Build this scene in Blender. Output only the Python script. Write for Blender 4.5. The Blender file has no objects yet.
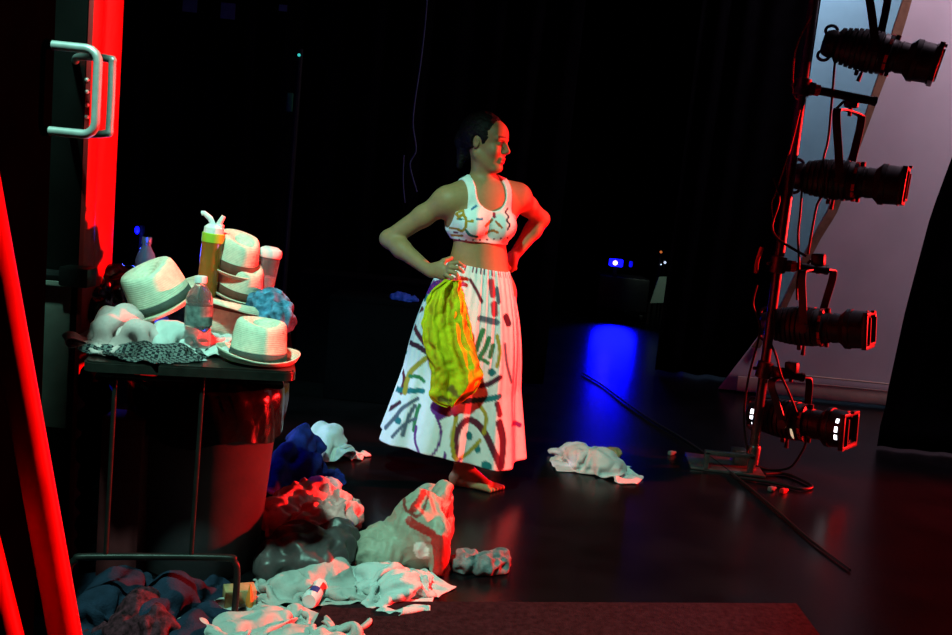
import bpy, bmesh, math, random
import numpy as np
from mathutils import Vector, Matrix, noise as mnoise
random.seed(4)
def nvec(p):
    return Vector((mnoise.noise(p+Vector((11.3, 4.7, 2.9))), mnoise.noise(p+Vector((-7.1, 9.2, 15.4))), mnoise.noise(p+Vector((3.8, -13.6, 6.5)))))
SC = bpy.context.scene
COL = SC.collection
PI = math.pi

# ------------------------------------------------------------------ camera
FPX, CX, CY = 925.0, 476.0, 317.5
H, PITCH, ROLL = 1.28, math.radians(7.8), math.radians(5.7)
FWD = Vector((0, math.cos(PITCH), -math.sin(PITCH)))
UP0 = Vector((0, math.sin(PITCH), math.cos(PITCH)))
R0 = Vector((1, 0, 0))
RIGHT = R0*math.cos(ROLL) + UP0*math.sin(ROLL)
UPV = UP0*math.cos(ROLL) - R0*math.sin(ROLL)
EYE = Vector((0, 0, H))
cam_d = bpy.data.cameras.new('camera'); cam = bpy.data.objects.new('camera', cam_d)
COL.objects.link(cam); SC.camera = cam
cam_d.sensor_width = 36.0; cam_d.lens = 36.0*FPX/952.0
cam_d.clip_start = 0.05
cam.matrix_world = Matrix(((RIGHT.x, UPV.x, -FWD.x, EYE.x), (RIGHT.y, UPV.y, -FWD.y, EYE.y),
                           (RIGHT.z, UPV.z, -FWD.z, EYE.z), (0, 0, 0, 1)))

# ------------------------------------------------------------------ colour, world, lights
SC.view_settings.view_transform = 'Standard'; SC.view_settings.look = 'None'
SC.view_settings.gamma = 1.0; SC.view_settings.use_curve_mapping = False
SC.view_settings.exposure = 0.0
SC.cycles.use_denoising = True
SC.cycles.sample_clamp_indirect = 4.0
w = bpy.data.worlds.new('dark_house'); SC.world = w; w.use_nodes = True
w.node_tree.nodes['Background'].inputs[0].default_value = (0.35, 0.3, 0.6, 1)
w.node_tree.nodes['Background'].inputs[1].default_value = 0.0012

def spot(name, loc, to, energy, col, deg, radius=0.06, blend=0.3):
    d = bpy.data.lights.new(name, 'SPOT'); d.energy = energy; d.color = col
    d.spot_size = math.radians(deg); d.spot_blend = blend; d.shadow_soft_size = radius
    o = bpy.data.objects.new(name, d); COL.objects.link(o); o.location = loc
    o.rotation_euler = (Vector(to)-Vector(loc)).to_track_quat('-Z', 'Y').to_euler()
    return o
def point(name, loc, energy, col, radius=0.05):
    d = bpy.data.lights.new(name, 'POINT'); d.energy = energy; d.color = col; d.shadow_soft_size = radius
    o = bpy.data.objects.new(name, d); COL.objects.link(o); o.location = loc
    return o
# greenish work light high over the wing, in front of the boom side
spot('work_light', (-0.85, 0.9, 3.6), (-0.45, 3.0, 0.6), 660, (0.40, 1.0, 0.77), 47, 0.10, 0.45)
# red stage lantern across the stage
spot('red_stage_light', (9.0, 6.15, 1.65), (-0.35, 2.95, 0.75), 18500, (1.0, 0.010, 0.010), 24, 0.10, 0.3)
# blue running light behind the prop table
point('blue_running_light', (-1.34, 3.66, 0.93), 11, (0.03, 0.06, 1.0), 0.04)
# cool low side light from the left wing
spot('low_side_light', (-2.5, 4.15, 0.85), (-0.28, 4.0, 0.14), 170, (0.55, 0.74, 1.0), 24, 0.06, 0.6)
# wash on the backdrop and on the wall behind it
spot('backdrop_wash', (3.7, 5.3, 4.7), (2.6, 7.0, 1.6), 430, (1.0, 0.72, 0.93), 110, 0.4, 0.9)
spot('blue_wall_wash', (2.3, 7.5, 4.3), (2.9, 8.2, 2.3), 165, (0.42, 0.70, 1.0), 110, 0.3, 0.8)
# spot added only to brighten the far panel, no lamp known there
spot('far_panel_fill', (2.3, 8.9, 1.9), (2.02, 10.2, 0.55), 26, (0.72, 1.0, 0.80), 26, 0.05, 0.6)
# blue light at the far side of the stage
spot('far_blue_light', (1.52, 10.05, 0.26), (1.36, 8.8, -0.1), 95, (0.001, 0.0015, 1.0), 74, 0.24, 0.9)

# ------------------------------------------------------------------ geometry of the view
def ray(px, py): return FWD*FPX + RIGHT*(px-CX) + UPV*(CY-py)
def at(px, py, Y):
    d = ray(px, py); return EYE + d*(Y/d.y)
def onz(px, py, z=0.0):
    d = ray(px, py); return EYE + d*((z-H)/d.z)

# ------------------------------------------------------------------ materials
def mat(name, col, rough=0.7, var=0.18, vscale=12.0, bump=0.0, bscale=40.0, metal=0.0, spec=0.15, emit=None, estr=0.0,
        trans=0.0, ior=1.45, attr=None, sheen=0.0, weave=None, coords='Object'):
    m = bpy.data.materials.new(name); m.use_nodes = True
    nt = m.node_tree; N = nt.nodes; L = nt.links; b = N['Principled BSDF']
    b.inputs['Roughness'].default_value = rough; b.inputs['Metallic'].default_value = metal
    b.inputs['Specular IOR Level'].default_value = spec; b.inputs['IOR'].default_value = ior
    b.inputs['Transmission Weight'].default_value = trans
    if sheen: b.inputs['Sheen Weight'].default_value = sheen
    tc = N.new('ShaderNodeTexCoord')
    nz = N.new('ShaderNodeTexNoise'); nz.inputs['Scale'].default_value = vscale; nz.inputs['Detail'].default_value = 4
    L.new(tc.outputs[coords], nz.inputs['Vector'])
    rp = N.new('ShaderNodeMapRange'); rp.inputs[1].default_value = 0.3; rp.inputs[2].default_value = 0.7
    rp.inputs[3].default_value = 1-var; rp.inputs[4].default_value = 1+var
    L.new(nz.outputs['Fac'], rp.inputs[0])
    mx = N.new('ShaderNodeMix'); mx.data_type = 'RGBA'; mx.blend_type = 'MULTIPLY'; mx.inputs[0].default_value = 1.0
    if attr:
        a = N.new('ShaderNodeAttribute'); a.attribute_name = attr
        L.new(a.outputs['Color'], mx.inputs[6])
    else:
        mx.inputs[6].default_value = (*col, 1)
    L.new(rp.outputs[0], mx.inputs[7]); L.new(mx.outputs[2], b.inputs['Base Color'])
    hgt = None
    if bump:
        n2 = N.new('ShaderNodeTexNoise'); n2.inputs['Scale'].default_value = bscale; n2.inputs['Detail'].default_value = 5
        L.new(tc.outputs[coords], n2.inputs['Vector']); hgt = n2.outputs['Fac']
    if weave:
        wv = N.new('ShaderNodeTexWave'); wv.bands_direction = 'Z'; wv.inputs['Scale'].default_value = weave
        wv.inputs['Distortion'].default_value = 0.4
        L.new(tc.outputs[coords], wv.inputs['Vector']); hgt = wv.outputs['Fac']
        bump = bump or 0.4
    if hgt is not None:
        bp = N.new('ShaderNodeBump'); bp.inputs['Strength'].default_value = bump; bp.inputs['Distance'].default_value = 0.01
        L.new(hgt, bp.inputs['Height']); L.new(bp.outputs['Normal'], b.inputs['Normal'])
    if emit:
        b.inputs['Emission Color'].default_value = (*emit, 1); b.inputs['Emission Strength'].default_value = estr
    return m
M = dict(
    floor=mat('black_stage_floor', (0.0045, 0.004, 0.005), 0.25, 0.5, 3.0, 0.04, 60, spec=0.15),
    blackwall=mat('black_paint', (0.002, 0.002, 0.003), 0.9, 0.3, 4, spec=0.03),
    drape=mat('black_serge', (0.0022, 0.0022, 0.003), 0.95, 0.3, 9, 0.2, 200, spec=0.0),
    whitewall=mat('white_wall_paint', (0.62, 0.63, 0.64), 0.9, 0.06, 5, spec=0.1),
    cyc=mat('white_backdrop_cloth', (0.68, 0.64, 0.66), 0.95, 0.05, 3, 0.05, 300, spec=0.05),
    hem=mat('tan_strip', (0.30, 0.17, 0.10), 0.9, 0.3, 14, 0.2, 200),
    cream=mat('cream_hem', (0.70, 0.55, 0.42), 0.9, 0.1, 14),
    door=mat('dark_gloss_door', (0.003, 0.003, 0.003), 0.26, 0.3, 6, 0.03, 30, spec=0.35),
    doormatt=mat('dark_matt_door', (0.0004, 0.0004, 0.0004), 0.95, 0.3, 6, spec=0.0),
    jamb=mat('red_light_tint_jamb', (0.34, 0.022, 0.024), 0.5, 0.15, 18, 0.1, 50),  # red of the stage light put into the jamb's base colour
    steel=mat('brushed_steel', (0.50, 0.51, 0.52), 0.36, 0.1, 40, metal=0.5, spec=0.6),
    blackmetal=mat('black_enamel', (0.012, 0.011, 0.012), 0.42, 0.25, 20, spec=0.4),
    pipe=mat('dark_steel_pipe', (0.022, 0.02, 0.02), 0.38, 0.2, 30, metal=0.5),
    cable=mat('black_rubber_cable', (0.012, 0.010, 0.010), 0.45, 0.2, 30),
    redtape=mat('red_tape', (0.45, 0.03, 0.03), 0.6, 0.3, 40),
    redlit=mat('red_light_tint_tube', (0.48, 0.015, 0.012), 0.45, 0.2, 14, 0.06, 60),  # tube coloured red to stand for the red light on it
    tabletop=mat('black_laminate', (0.014, 0.013, 0.012), 0.28, 0.4, 25, spec=0.5),
    bin=mat('grey_bin_plastic', (0.052, 0.04, 0.048), 0.55, 0.15, 12, 0.05, 80),
    liner=mat('black_bin_liner', (0.005, 0.005, 0.006), 0.22, 0.3, 20, 0.35, 25, spec=0.35),
    straw=mat('pale_straw', (0.70, 0.68, 0.55), 0.8, 0.12, 60, 0.2, weave=60),
    band_dark=mat('dark_grey_hatband', (0.06, 0.065, 0.06), 0.8, 0.25, 30, 0.2, 120),
    band_brown=mat('brown_hatband', (0.12, 0.05, 0.035), 0.8, 0.25, 30, 0.2, 120),
    white=mat('white_cotton', (0.58, 0.60, 0.60), 0.9, 0.08, 14, 0.25, 90, sheen=0.2),
    offwhite=mat('offwhite_cotton', (0.42, 0.42, 0.41), 0.9, 0.12, 10, 0.25, 90),
    pinkish=mat('pale_pink_cotton', (0.64, 0.46, 0.47), 0.9, 0.12, 10, 0.25, 90),
    blueprint=mat('blue_printed_cotton', (0.06, 0.20, 0.34), 0.9, 0.75, 38, 0.25, 90),
    netting=mat('dark_checked_netting', (0.05, 0.055, 0.07), 0.9, 0.95, 90, 0.3, 160),
    denim=mat('blue_denim', (0.012, 0.020, 0.042), 0.9, 0.3, 22, 0.3, 160),
    tulle=mat('pink_tulle', (0.66, 0.34, 0.34), 0.85, 0.3, 24, 0.4, 60),
    sock=mat('grey_wool', (0.17, 0.19, 0.20), 0.95, 0.35, 30, 0.4, 160),
    plastic_clear=mat('clear_plastic', (0.85, 0.92, 0.95), 0.08, 0.02, 12, trans=0.92, ior=1.25, spec=0.5),
    plastic_bluebottle=mat('blue_tinted_plastic', (0.10, 0.24, 0.48), 0.12, 0.05, 12, trans=0.35, ior=1.25, spec=0.5),
    juice=mat('amber_plastic', (0.45, 0.22, 0.04), 0.15, 0.1, 12, trans=0.55, ior=1.3, spec=0.5),
    whiteplastic=mat('white_plastic', (0.80, 0.76, 0.78), 0.4, 0.05, 12),
    limeplastic=mat('lime_plastic', (0.32, 0.55, 0.04), 0.4, 0.05, 12),
    label_dark=mat('dark_bottle_label', (0.16, 0.20, 0.20), 0.5, 0.5, 60),
    greybag=mat('smoky_plastic_bag', (0.075, 0.055, 0.06), 0.38, 0.25, 10, 0.5, 26, spec=0.5, trans=0.12),
    brownbox=mat('brown_cardboard', (0.42, 0.27, 0.13), 0.9, 0.2, 20, 0.1, 80),
    darkredbox=mat('dark_red_card', (0.12, 0.02, 0.025), 0.8, 0.2, 16),
    mat_red=mat('dull_maroon_carpet', (0.026, 0.010, 0.013), 0.95, 0.4, 60, 0.4, 300, spec=0.05),
    hair=mat('dark_brown_hair', (0.005, 0.003, 0.0025), 0.55, 0.4, 50, 0.5, 120, spec=0.22),
    paint=mat('painted_white_cotton', (1, 1, 1), 0.9, 0.05, 30, 0.15, 200, attr='Col', spec=0.08),
    skin=mat('skin', (1, 1, 1), 0.5, 0.05, 60, 0.05, 300, attr='Col', spec=0.3),
    yellow=mat('yellow_cotton', (1, 1, 1), 0.9, 0.10, 26, 0.35, 60, attr='Col'),
    bagcolour=mat('printed_plastic_bag', (1, 1, 1), 0.45, 0.14, 14, 0.8, 24, attr='Col', spec=0.25),
    paper=mat('white_paper', (0.55, 0.57, 0.62), 0.9, 0.1, 20),
    leak=mat('lamp_light_leak', (1, 1, 1), 0.5, 0.0, emit=(0.92, 0.93, 1.0), estr=3.0),
    leakwarm=mat('lamp_light_leak_warm', (1, 1, 1), 0.5, 0.0, emit=(1.0, 0.8, 0.5), estr=0.55),
    bluelamp=mat('blue_led', (0, 0, 1), 0.5, 0.0, emit=(0.004, 0.004, 1.0), estr=3.0),
    bluecore=mat('blue_led_core', (1, 1, 1), 0.5, 0.0, emit=(0.6, 0.35, 1.0), estr=5.0),
    tealamp=mat('teal_led', (0, 1, 1), 0.5, 0.0, emit=(0.05, 0.7, 0.6), estr=0.8),
    whitelamp=mat('white_led', (1, 1, 1), 0.5, 0.0, emit=(0.6, 0.75, 1.0), estr=1.0),
    ambermarker=mat('amber_led', (1, .4, .1), 0.5, 0.0, emit=(1.0, 0.25, 0.05), estr=0.5),

    knit=mat('dark_red_knit', (0.05, 0.012, 0.02), 0.9, 0.85, 60, 0.4, 120),
    navy=mat('navy_cotton', (0.012, 0.02, 0.15), 0.9, 0.4, 24, 0.25, 90),
    kick=mat('dull_steel_plate', (0.34, 0.33, 0.30), 0.42, 0.2, 9, metal=0.9),
    dimplug=mat('grey_plug', (0.12, 0.13, 0.13), 0.7, 0.1, 20),
    blueink=mat('blue_ink', (0.03, 0.05, 0.25), 0.5, 0.1, 20),
    orange=mat('orange_plastic', (0.80, 0.22, 0.04), 0.5, 0.1, 20),
    bluerag=mat('blue_cotton_rag', (0.04, 0.07, 0.45), 0.9, 0.3, 30),
    dimpaper=mat('grey_paper', (0.10, 0.12, 0.19), 0.9, 0.2, 20),
    greenreflect=mat('green_reflection_box', (0.03, 0.16, 0.07), 0.5, 0.2, 20),  # a green reflection, built as a box of this colour
    bluedim=mat('dim_blue_led', (0, 0, 1), 0.5, 0.0, emit=(0.004, 0.004, 1.0), estr=0.8),
    blueshine=mat('shiny_cable', (0.03, 0.03, 0.05), 0.2, 0.1, 20, spec=0.8),
    paleflat=mat('pale_green_flat', (0.30, 0.38, 0.32), 0.9, 0.1, 6),
    boompipe=mat('scuffed_steel_pipe', (0.10, 0.09, 0.09), 0.32, 0.3, 30, metal=0.6),
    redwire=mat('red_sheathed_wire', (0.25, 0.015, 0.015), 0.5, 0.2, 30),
)
_nt = M['netting'].node_tree; _b = _nt.nodes['Principled BSDF']; _ck = _nt.nodes.new('ShaderNodeTexChecker')
_ck.inputs['Scale'].default_value = 110; _ck.inputs['Color1'].default_value = (0.15, 0.165, 0.165, 1); _ck.inputs['Color2'].default_value = (0.015, 0.016, 0.022, 1)
_tc = [n for n in _nt.nodes if n.bl_idname == 'ShaderNodeTexCoord'][0]
_nt.links.new(_tc.outputs['Object'], _ck.inputs['Vector']); _nt.links.new(_ck.outputs['Color'], _b.inputs['Base Color'])

# ------------------------------------------------------------------ helpers
def tag(o, label=None, cat=None, group=None, kind=None):
    if label: o['label'] = label
    if cat: o['category'] = cat
    if group: o['group'] = group
    if kind: o['kind'] = kind
    return o
def empty(name, loc, label, cat, group=None, rot=(0, 0, 0)):
    o = bpy.data.objects.new(name, None); COL.objects.link(o); o.location = loc; o.rotation_euler = rot
    o.empty_display_size = 0.05
    return tag(o, label, cat, group)
def link_mesh(name, me, m, parent=None, smooth=True):
    me.materials.append(m)
    if smooth:
        me.polygons.foreach_set('use_smooth', [True]*len(me.polygons))
    o = bpy.data.objects.new(name, me); COL.objects.link(o)
    if parent is not None: o.parent = parent
    return o
def from_bm(name, bm, m, parent=None, smooth=False, sharp=35):
    bmesh.ops.recalc_face_normals(bm, faces=bm.faces)
    me = bpy.data.meshes.new(name); bm.to_mesh(me); bm.free()
    o = link_mesh(name, me, m, parent, True)
    try: me.set_sharp_from_angle(angle=math.radians(sharp))
    except Exception: pass
    return o
def from_np(name, V, F, m, parent=None):
    me = bpy.data.meshes.new(name); me.from_pydata([tuple(v) for v in V.tolist()], [], [tuple(f) for f in F.tolist()]); me.update()
    return link_mesh(name, me, m, parent, True)
def setcol(o, cols):
    me = o.data; a = me.color_attributes.new('Col', 'FLOAT_COLOR', 'POINT')
    c = np.ones((len(me.vertices), 4), np.float32); c[:, :3] = cols
    a.data.foreach_set('color', c.ravel())
def rebase(o, loc):
    loc = Vector(loc)
    for v in o.data.vertices: v.co -= loc
    o.location = loc
    return o
def add_box(bm, lo, hi, bevel=0.0, mtx=None):
    c = [(a+b)/2 for a, b in zip(lo, hi)]; s = [abs(b-a) for a, b in zip(lo, hi)]
    r = bmesh.ops.create_cube(bm, size=1.0, matrix=Matrix.Translation(c) @ Matrix.Diagonal((*s, 1)))
    vs = r['verts']
    if bevel:
        es = list({e for v in vs for e in v.link_edges})
        q = bmesh.ops.bevel(bm, geom=es, offset=bevel, segments=2, affect='EDGES', profile=0.5)
        vs = list(set(q['verts']) | {v for v in vs if v.is_valid})
    if mtx is not None: bmesh.ops.transform(bm, matrix=mtx, verts=[v for v in vs if v.is_valid])
    return vs
def add_tube(bm, pts, r, seg=10, cap=True, closed=False):
    pts = [Vector(p) for p in pts]; n = len(pts); rs = r if isinstance(r, (list, tuple)) else [r]*n
    rings = []; prev = None
    for i, p in enumerate(pts):
        if closed: t = pts[(i+1) % n]-pts[i-1]
        else: t = pts[min(i+1, n-1)]-pts[max(i-1, 0)]
        t.normalize()
        if prev is None:
            a = Vector((0, 0, 1)) if abs(t.z) < 0.9 else Vector((1, 0, 0))
            u = t.cross(a).normalized()
        else:
            u = (prev - t*prev.dot(t)).normalized()
        prev = u; v = t.cross(u)
        rings.append([bm.verts.new(p + (u*math.cos(2*PI*k/seg)+v*math.sin(2*PI*k/seg))*rs[i]) for k in range(seg)])
    for i in range(n if closed else n-1):
        A, B = rings[i], rings[(i+1) % n]
        for k in range(seg):
            bm.faces.new((A[k], A[(k+1) % seg], B[(k+1) % seg], B[k]))
    if cap and not closed:
        bm.faces.new(rings[0][::-1]); bm.faces.new(rings[-1])
def add_lathe(bm, prof, seg=32, mtx=None, sx=1.0, sy=1.0, closed=False):
    rings = []
    for r, z in prof:
        if r < 1e-6: rings.append([bm.verts.new((0, 0, z))])
        else: rings.append([bm.verts.new((r*sx*math.cos(2*PI*k/seg), r*sy*math.sin(2*PI*k/seg), z)) for k in range(seg)])
    for A, B in zip(rings, rings[1:]):
        if len(A) == 1 and len(B) == 1: continue
        for k in range(seg):
            k2 = (k+1) % seg
            if len(A) == 1: bm.faces.new((A[0], B[k2], B[k]))
            elif len(B) == 1: bm.faces.new((A[k], A[k2], B[0]))
            else: bm.faces.new((A[k], A[k2], B[k2], B[k]))
    if mtx is not None: bmesh.ops.transform(bm, matrix=mtx, verts=[v for r in rings for v in r])
def bez(p, n=8):
    """Catmull-Rom through the points."""
    p = [Vector(q) for q in p]; out = []
    for i in range(len(p)-1):
        a, b, c, d = p[max(i-1, 0)], p[i], p[i+1], p[min(i+2, len(p)-1)]
        for k in range(n):
            t = k/n
            out.append(0.5*((2*b)+(c-a)*t+(2*a-5*b+4*c-d)*t*t+(3*b-a-3*c+d)*t**3))
    out.append(p[-1]); return out
def tube_obj(name, pts, r, m, parent=None, seg=10, smooth_n=0):
    bm = bmesh.new(); add_tube(bm, bez(pts, smooth_n) if smooth_n else pts, r, seg); return from_bm(name, bm, m, parent, sharp=60)
AXX = Matrix.Rotation(PI/2, 4, 'Y')      # lathe z axis onto +x

# signed-distance modelling: organic, continuous surfaces
class Field:
    def __init__(s, lo, hi, h):
        s.lo = np.array(lo, np.float32); s.h = h
        s.n = np.ceil((np.array(hi)-np.array(lo))/h).astype(int)+1
        s.D = np.full(tuple(s.n), 1.0, np.float32)
    def block(s, lo, hi):
        a = np.clip(np.floor((np.array(lo)-s.lo)/s.h).astype(int), 0, s.n-1)
        b = np.clip(np.ceil((np.array(hi)-s.lo)/s.h).astype(int)+1, 1, s.n)
        sl = tuple(slice(i, j) for i, j in zip(a, b))
        ax = [(s.lo[i]+np.arange(a[i], b[i])*s.h).astype(np.float32) for i in range(3)]
        return sl, np.meshgrid(*ax, indexing='ij', sparse=True)
    def blend(s, sl, d, k, op='add'):
        o = s.D[sl]
        if op == 'sub':
            d = -d; h = np.clip(0.5-0.5*(d-o)/k, 0, 1) if k else None
            s.D[sl] = np.maximum(o, d) if not k else (o*(h)+d*(1-h)) + k*h*(1-h)
        else:
            h = np.clip(0.5+0.5*(o-d)/k, 0, 1)
            s.D[sl] = o*(1-h)+d*h - k*h*(1-h)
    def cap(s, a, b, r1, r2=None, k=0.02, op='add'):
        a = np.array(a, np.float32); b = np.array(b, np.float32); r2 = r1 if r2 is None else r2
        m = max(r1, r2)+k+0.012
        sl, (X, Y, Z) = s.block(np.minimum(a, b)-m, np.maximum(a, b)+m)
        ab = b-a; L2 = float(ab@ab)+1e-12
        px, py, pz = X-a[0], Y-a[1], Z-a[2]
        t = np.clip((px*ab[0]+py*ab[1]+pz*ab[2])/L2, 0, 1)
        d = np.sqrt((px-t*ab[0])**2+(py-t*ab[1])**2+(pz-t*ab[2])**2)-(r1+(r2-r1)*t)
        s.blend(sl, d, k, op)
    def ell(s, c, r, R=None, k=0.02, op='add'):
        c = np.array(c, np.float32); r = np.array(r, np.float32)
        R = np.eye(3, dtype=np.float32) if R is None else np.array(R, np.float32)   # rows = local axes
        m = float(r.max())+k+0.012
        sl, (X, Y, Z) = s.block(c-m, c+m)
        px, py, pz = X-c[0], Y-c[1], Z-c[2]
        q = [(R[i, 0]*px+R[i, 1]*py+R[i, 2]*pz) for i in range(3)]
        k0 = np.sqrt(sum((q[i]/r[i])**2 for i in range(3)))
        k1 = np.sqrt(sum((q[i]/(r[i]*r[i]))**2 for i in range(3)))+1e-9
        s.blend(sl, k0*(k0-1)/k1, k, op)
    def mesh(s, D=None):
        D = s.D if D is None else D
        S = D < 0; n = D.shape
        idx = -np.ones((n[0]-1, n[1]-1, n[2]-1), np.int64)
        cnt = sum(S[i:n[0]-1+i, j:n[1]-1+j, k:n[2]-1+k].astype(np.int8) for i in (0, 1) for j in (0, 1) for k in (0, 1))
        cells = np.argwhere((cnt > 0) & (cnt < 8)); idx[tuple(cells.T)] = np.arange(len(cells))
        acc = np.zeros((len(cells), 3)); num = np.zeros(len(cells))
        cor = [(i, j, k) for i in (0, 1) for j in (0, 1) for k in (0, 1)]
        val = {c: D[tuple((cells+np.array(c)).T)].astype(np.float64) for c in cor}
        for c in cor:
            for ax in range(3):
                if c[ax]: continue
                e = list(c); e[ax] = 1; e = tuple(e)
                a, b = val[c], val[e]; cr = (a < 0) != (b < 0)
                t = np.where(cr, a/np.where(cr, a-b, 1), 0)
                p = np.repeat(np.array([c], float), len(cells), 0); p[:, ax] = t
                acc += np.where(cr[:, None], p, 0); num += cr
        V = (cells+acc/np.maximum(num, 1)[:, None])*s.h+s.lo
        quads = []
        for ax in range(3):
            o1, o2 = (ax+1) % 3, (ax+2) % 3
            a = np.moveaxis(S, (ax, o1, o2), (0, 1, 2)); I = np.moveaxis(idx, (ax, o1, o2), (0, 1, 2))
            ch = a[:-1, 1:-1, 1:-1] != a[1:, 1:-1, 1:-1]
            w_ = np.argwhere(ch)
            i, j, k = w_.T; j = j+1; k = k+1
            q = np.stack([I[i, j-1, k-1], I[i, j, k-1], I[i, j, k], I[i, j-1, k]], 1)
            flip = ~a[i, j, k]
            q[flip] = q[flip][:, ::-1]; quads.append(q)
        Fq = np.concatenate(quads); Fq = Fq[(Fq >= 0).all(1)]
        return V, Fq

def dist_poly(P, line):
    """distance of points P (n,2) to a polyline"""
    best = np.full(len(P), 1e9); line = np.array(line, float)
    if len(line) == 1: return np.hypot(*(P-line[0]).T)
    for a, b in zip(line, line[1:]):
        ab = b-a; t = np.clip(((P-a)@ab)/(ab@ab+1e-12), 0, 1)
        best = np.minimum(best, np.hypot(*(P-a-t[:, None]*ab).T))
    return best
def smooth_line(pts, n=6):
    return [(v.x, v.y) for v in bez([(p[0], p[1], 0) for p in pts], n)] if len(pts) > 2 else pts

def crumple(V, amp, sc, seed, fold_dir=None, zmin=None, N=None):
    """sharp creases and soft folds pushed along the normals"""
    off = Vector((seed*7.31, seed*3.17, seed*1.93)); out = V.copy()
    for i in range(len(V)):
        p = Vector(V[i])*sc + off
        w1 = nvec(p*0.7)*0.7
        q = p + w1
        if fold_dir is not None: q = q - fold_dir*(q.dot(fold_dir)*0.72)
        a = 1-abs(mnoise.noise(q*1.0))*2.0
        b = 1-abs(mnoise.noise(q*2.3+Vector((5, 1, 2))))*2.0
        c = mnoise.noise(q*5.0)
        out[i] = V[i]+N[i]*(amp*(0.75*(a-0.45)+0.42*(b-0.45)+0.14*c))
    if zmin is not None: out[:, 2] = np.maximum(out[:, 2], zmin)
    return out
def normals(V, F):
    n = np.cross(V[F[:, 2]]-V[F[:, 0]], V[F[:, 3]]-V[F[:, 1]])
    N = np.zeros_like(V)
    for k in range(4): np.add.at(N, F[:, k], n)
    return N/(np.linalg.norm(N, axis=1, keepdims=True)+1e-12)
def buckle(V, F, g=1.35, it=140, kf=0.012, kb=0.10, zmin=None, seed=1, amp=0.003):
    """let a cloth skin with too much material wrinkle: longer edges, a little bending stiffness, a soft hold on its shape"""
    n = len(V); rng = np.random.default_rng(seed)
    E = np.concatenate([F[:, [0, 1]], F[:, [1, 2]], F[:, [2, 3]], F[:, [3, 0]]]); E = np.unique(np.sort(E, 1), axis=0)
    DG = np.concatenate([F[:, [0, 2]], F[:, [1, 3]]])
    A = np.concatenate([E, DG]); i, j = A[:, 0], A[:, 1]
    L0 = np.linalg.norm(V[i]-V[j], axis=1); L0 = np.maximum(L0, np.median(L0)*0.6)*g
    deg = np.bincount(i, minlength=n)+np.bincount(j, minlength=n)+1e-9
    ei, ej = E[:, 0], E[:, 1]; dl = (np.bincount(ei, minlength=n)+np.bincount(ej, minlength=n)+1e-9)[:, None]
    P0 = V.copy(); P = V+normals(V, F)*rng.normal(0, amp, (n, 1))
    add = lambda a, b, wa, wb: np.stack([np.bincount(a, wa[:, q], n)+np.bincount(b, wb[:, q], n) for q in range(3)], 1)
    iso = dl[:, 0] < 0.5
    for s in range(it):
        d = P[j]-P[i]; l = np.linalg.norm(d, axis=1)+1e-9; c = d*((l-L0)/l*0.5)[:, None]
        P = P+add(i, j, c, -c)/deg[:, None]*1.7
        lap = add(ei, ej, P[ej], P[ei])/dl-P; lap[iso] = 0
        lap2 = add(ei, ej, lap[ej], lap[ei])/dl-lap
        P = P-kb*lap2*2.0+kb*0.12*lap+kf*(P0-P)
        if zmin is not None: P[:, 2] = np.maximum(P[:, 2], zmin)
    return P
def rag(name, balls, m, label, cat, group=None, g=1.28, kf=0.010, kb=0.13, amp=0.016, sc=16, h=0.009, k=0.03, zmin=0.002, seed=1, fold=None, sub=True):
    """a heap of cloth: soft union of lobes, then creased"""
    P = np.array([b[0] for b in balls]); Rm = max(max(b[1]) for b in balls)+k+0.03
    f = Field(P.min(0)-Rm, P.max(0)+Rm, h)
    for b in balls:
        R = None
        if len(b) > 2: R = np.array(Matrix.Rotation(b[2], 3, 'Y') @ Matrix.Rotation(-(b[3] if len(b) > 3 else 0), 3, 'Z'))
        f.ell(b[0], b[1], R, k)
    V, F = f.mesh(); N = normals(V, F)
    V = crumple(V, amp*0.75, sc, seed, fold, zmin, N)
    V = buckle(V, F, g, 150, kf, kb, zmin, seed)
    o = from_np(name, V, F, m)
    if sub:
        md = o.modifiers.new('smooth', 'SUBSURF'); md.levels = 1; md.render_levels = 1
    base = V.mean(0); rebase(o, (base[0], base[1], V[:, 2].min()))
    return tag(o, label, cat, group)
def fb(px, py, rx, rz, ry=None, z=0.0, push=0.5, *rot):
    """lobe whose lowest edge is seen at (px, py+rz) on the level z; radii in photo pixels at its distance"""
    g = onz(px, py+rz, z); s = g.y/FPX; Rx, Rz = rx*s, rz*s; Ry = Rx if ry is None else ry
    c = at(px, py, g.y+Ry*push)
    return ((c.x, c.y, c.z), (Rx, Ry, Rz), *rot)
def ab(px, py, Y, rx, rz, ry, *rot):
    s = Y/FPX; c = at(px, py, Y)
    return ((c.x, c.y, c.z), (rx*s, ry, rz*s), *rot)

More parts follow.
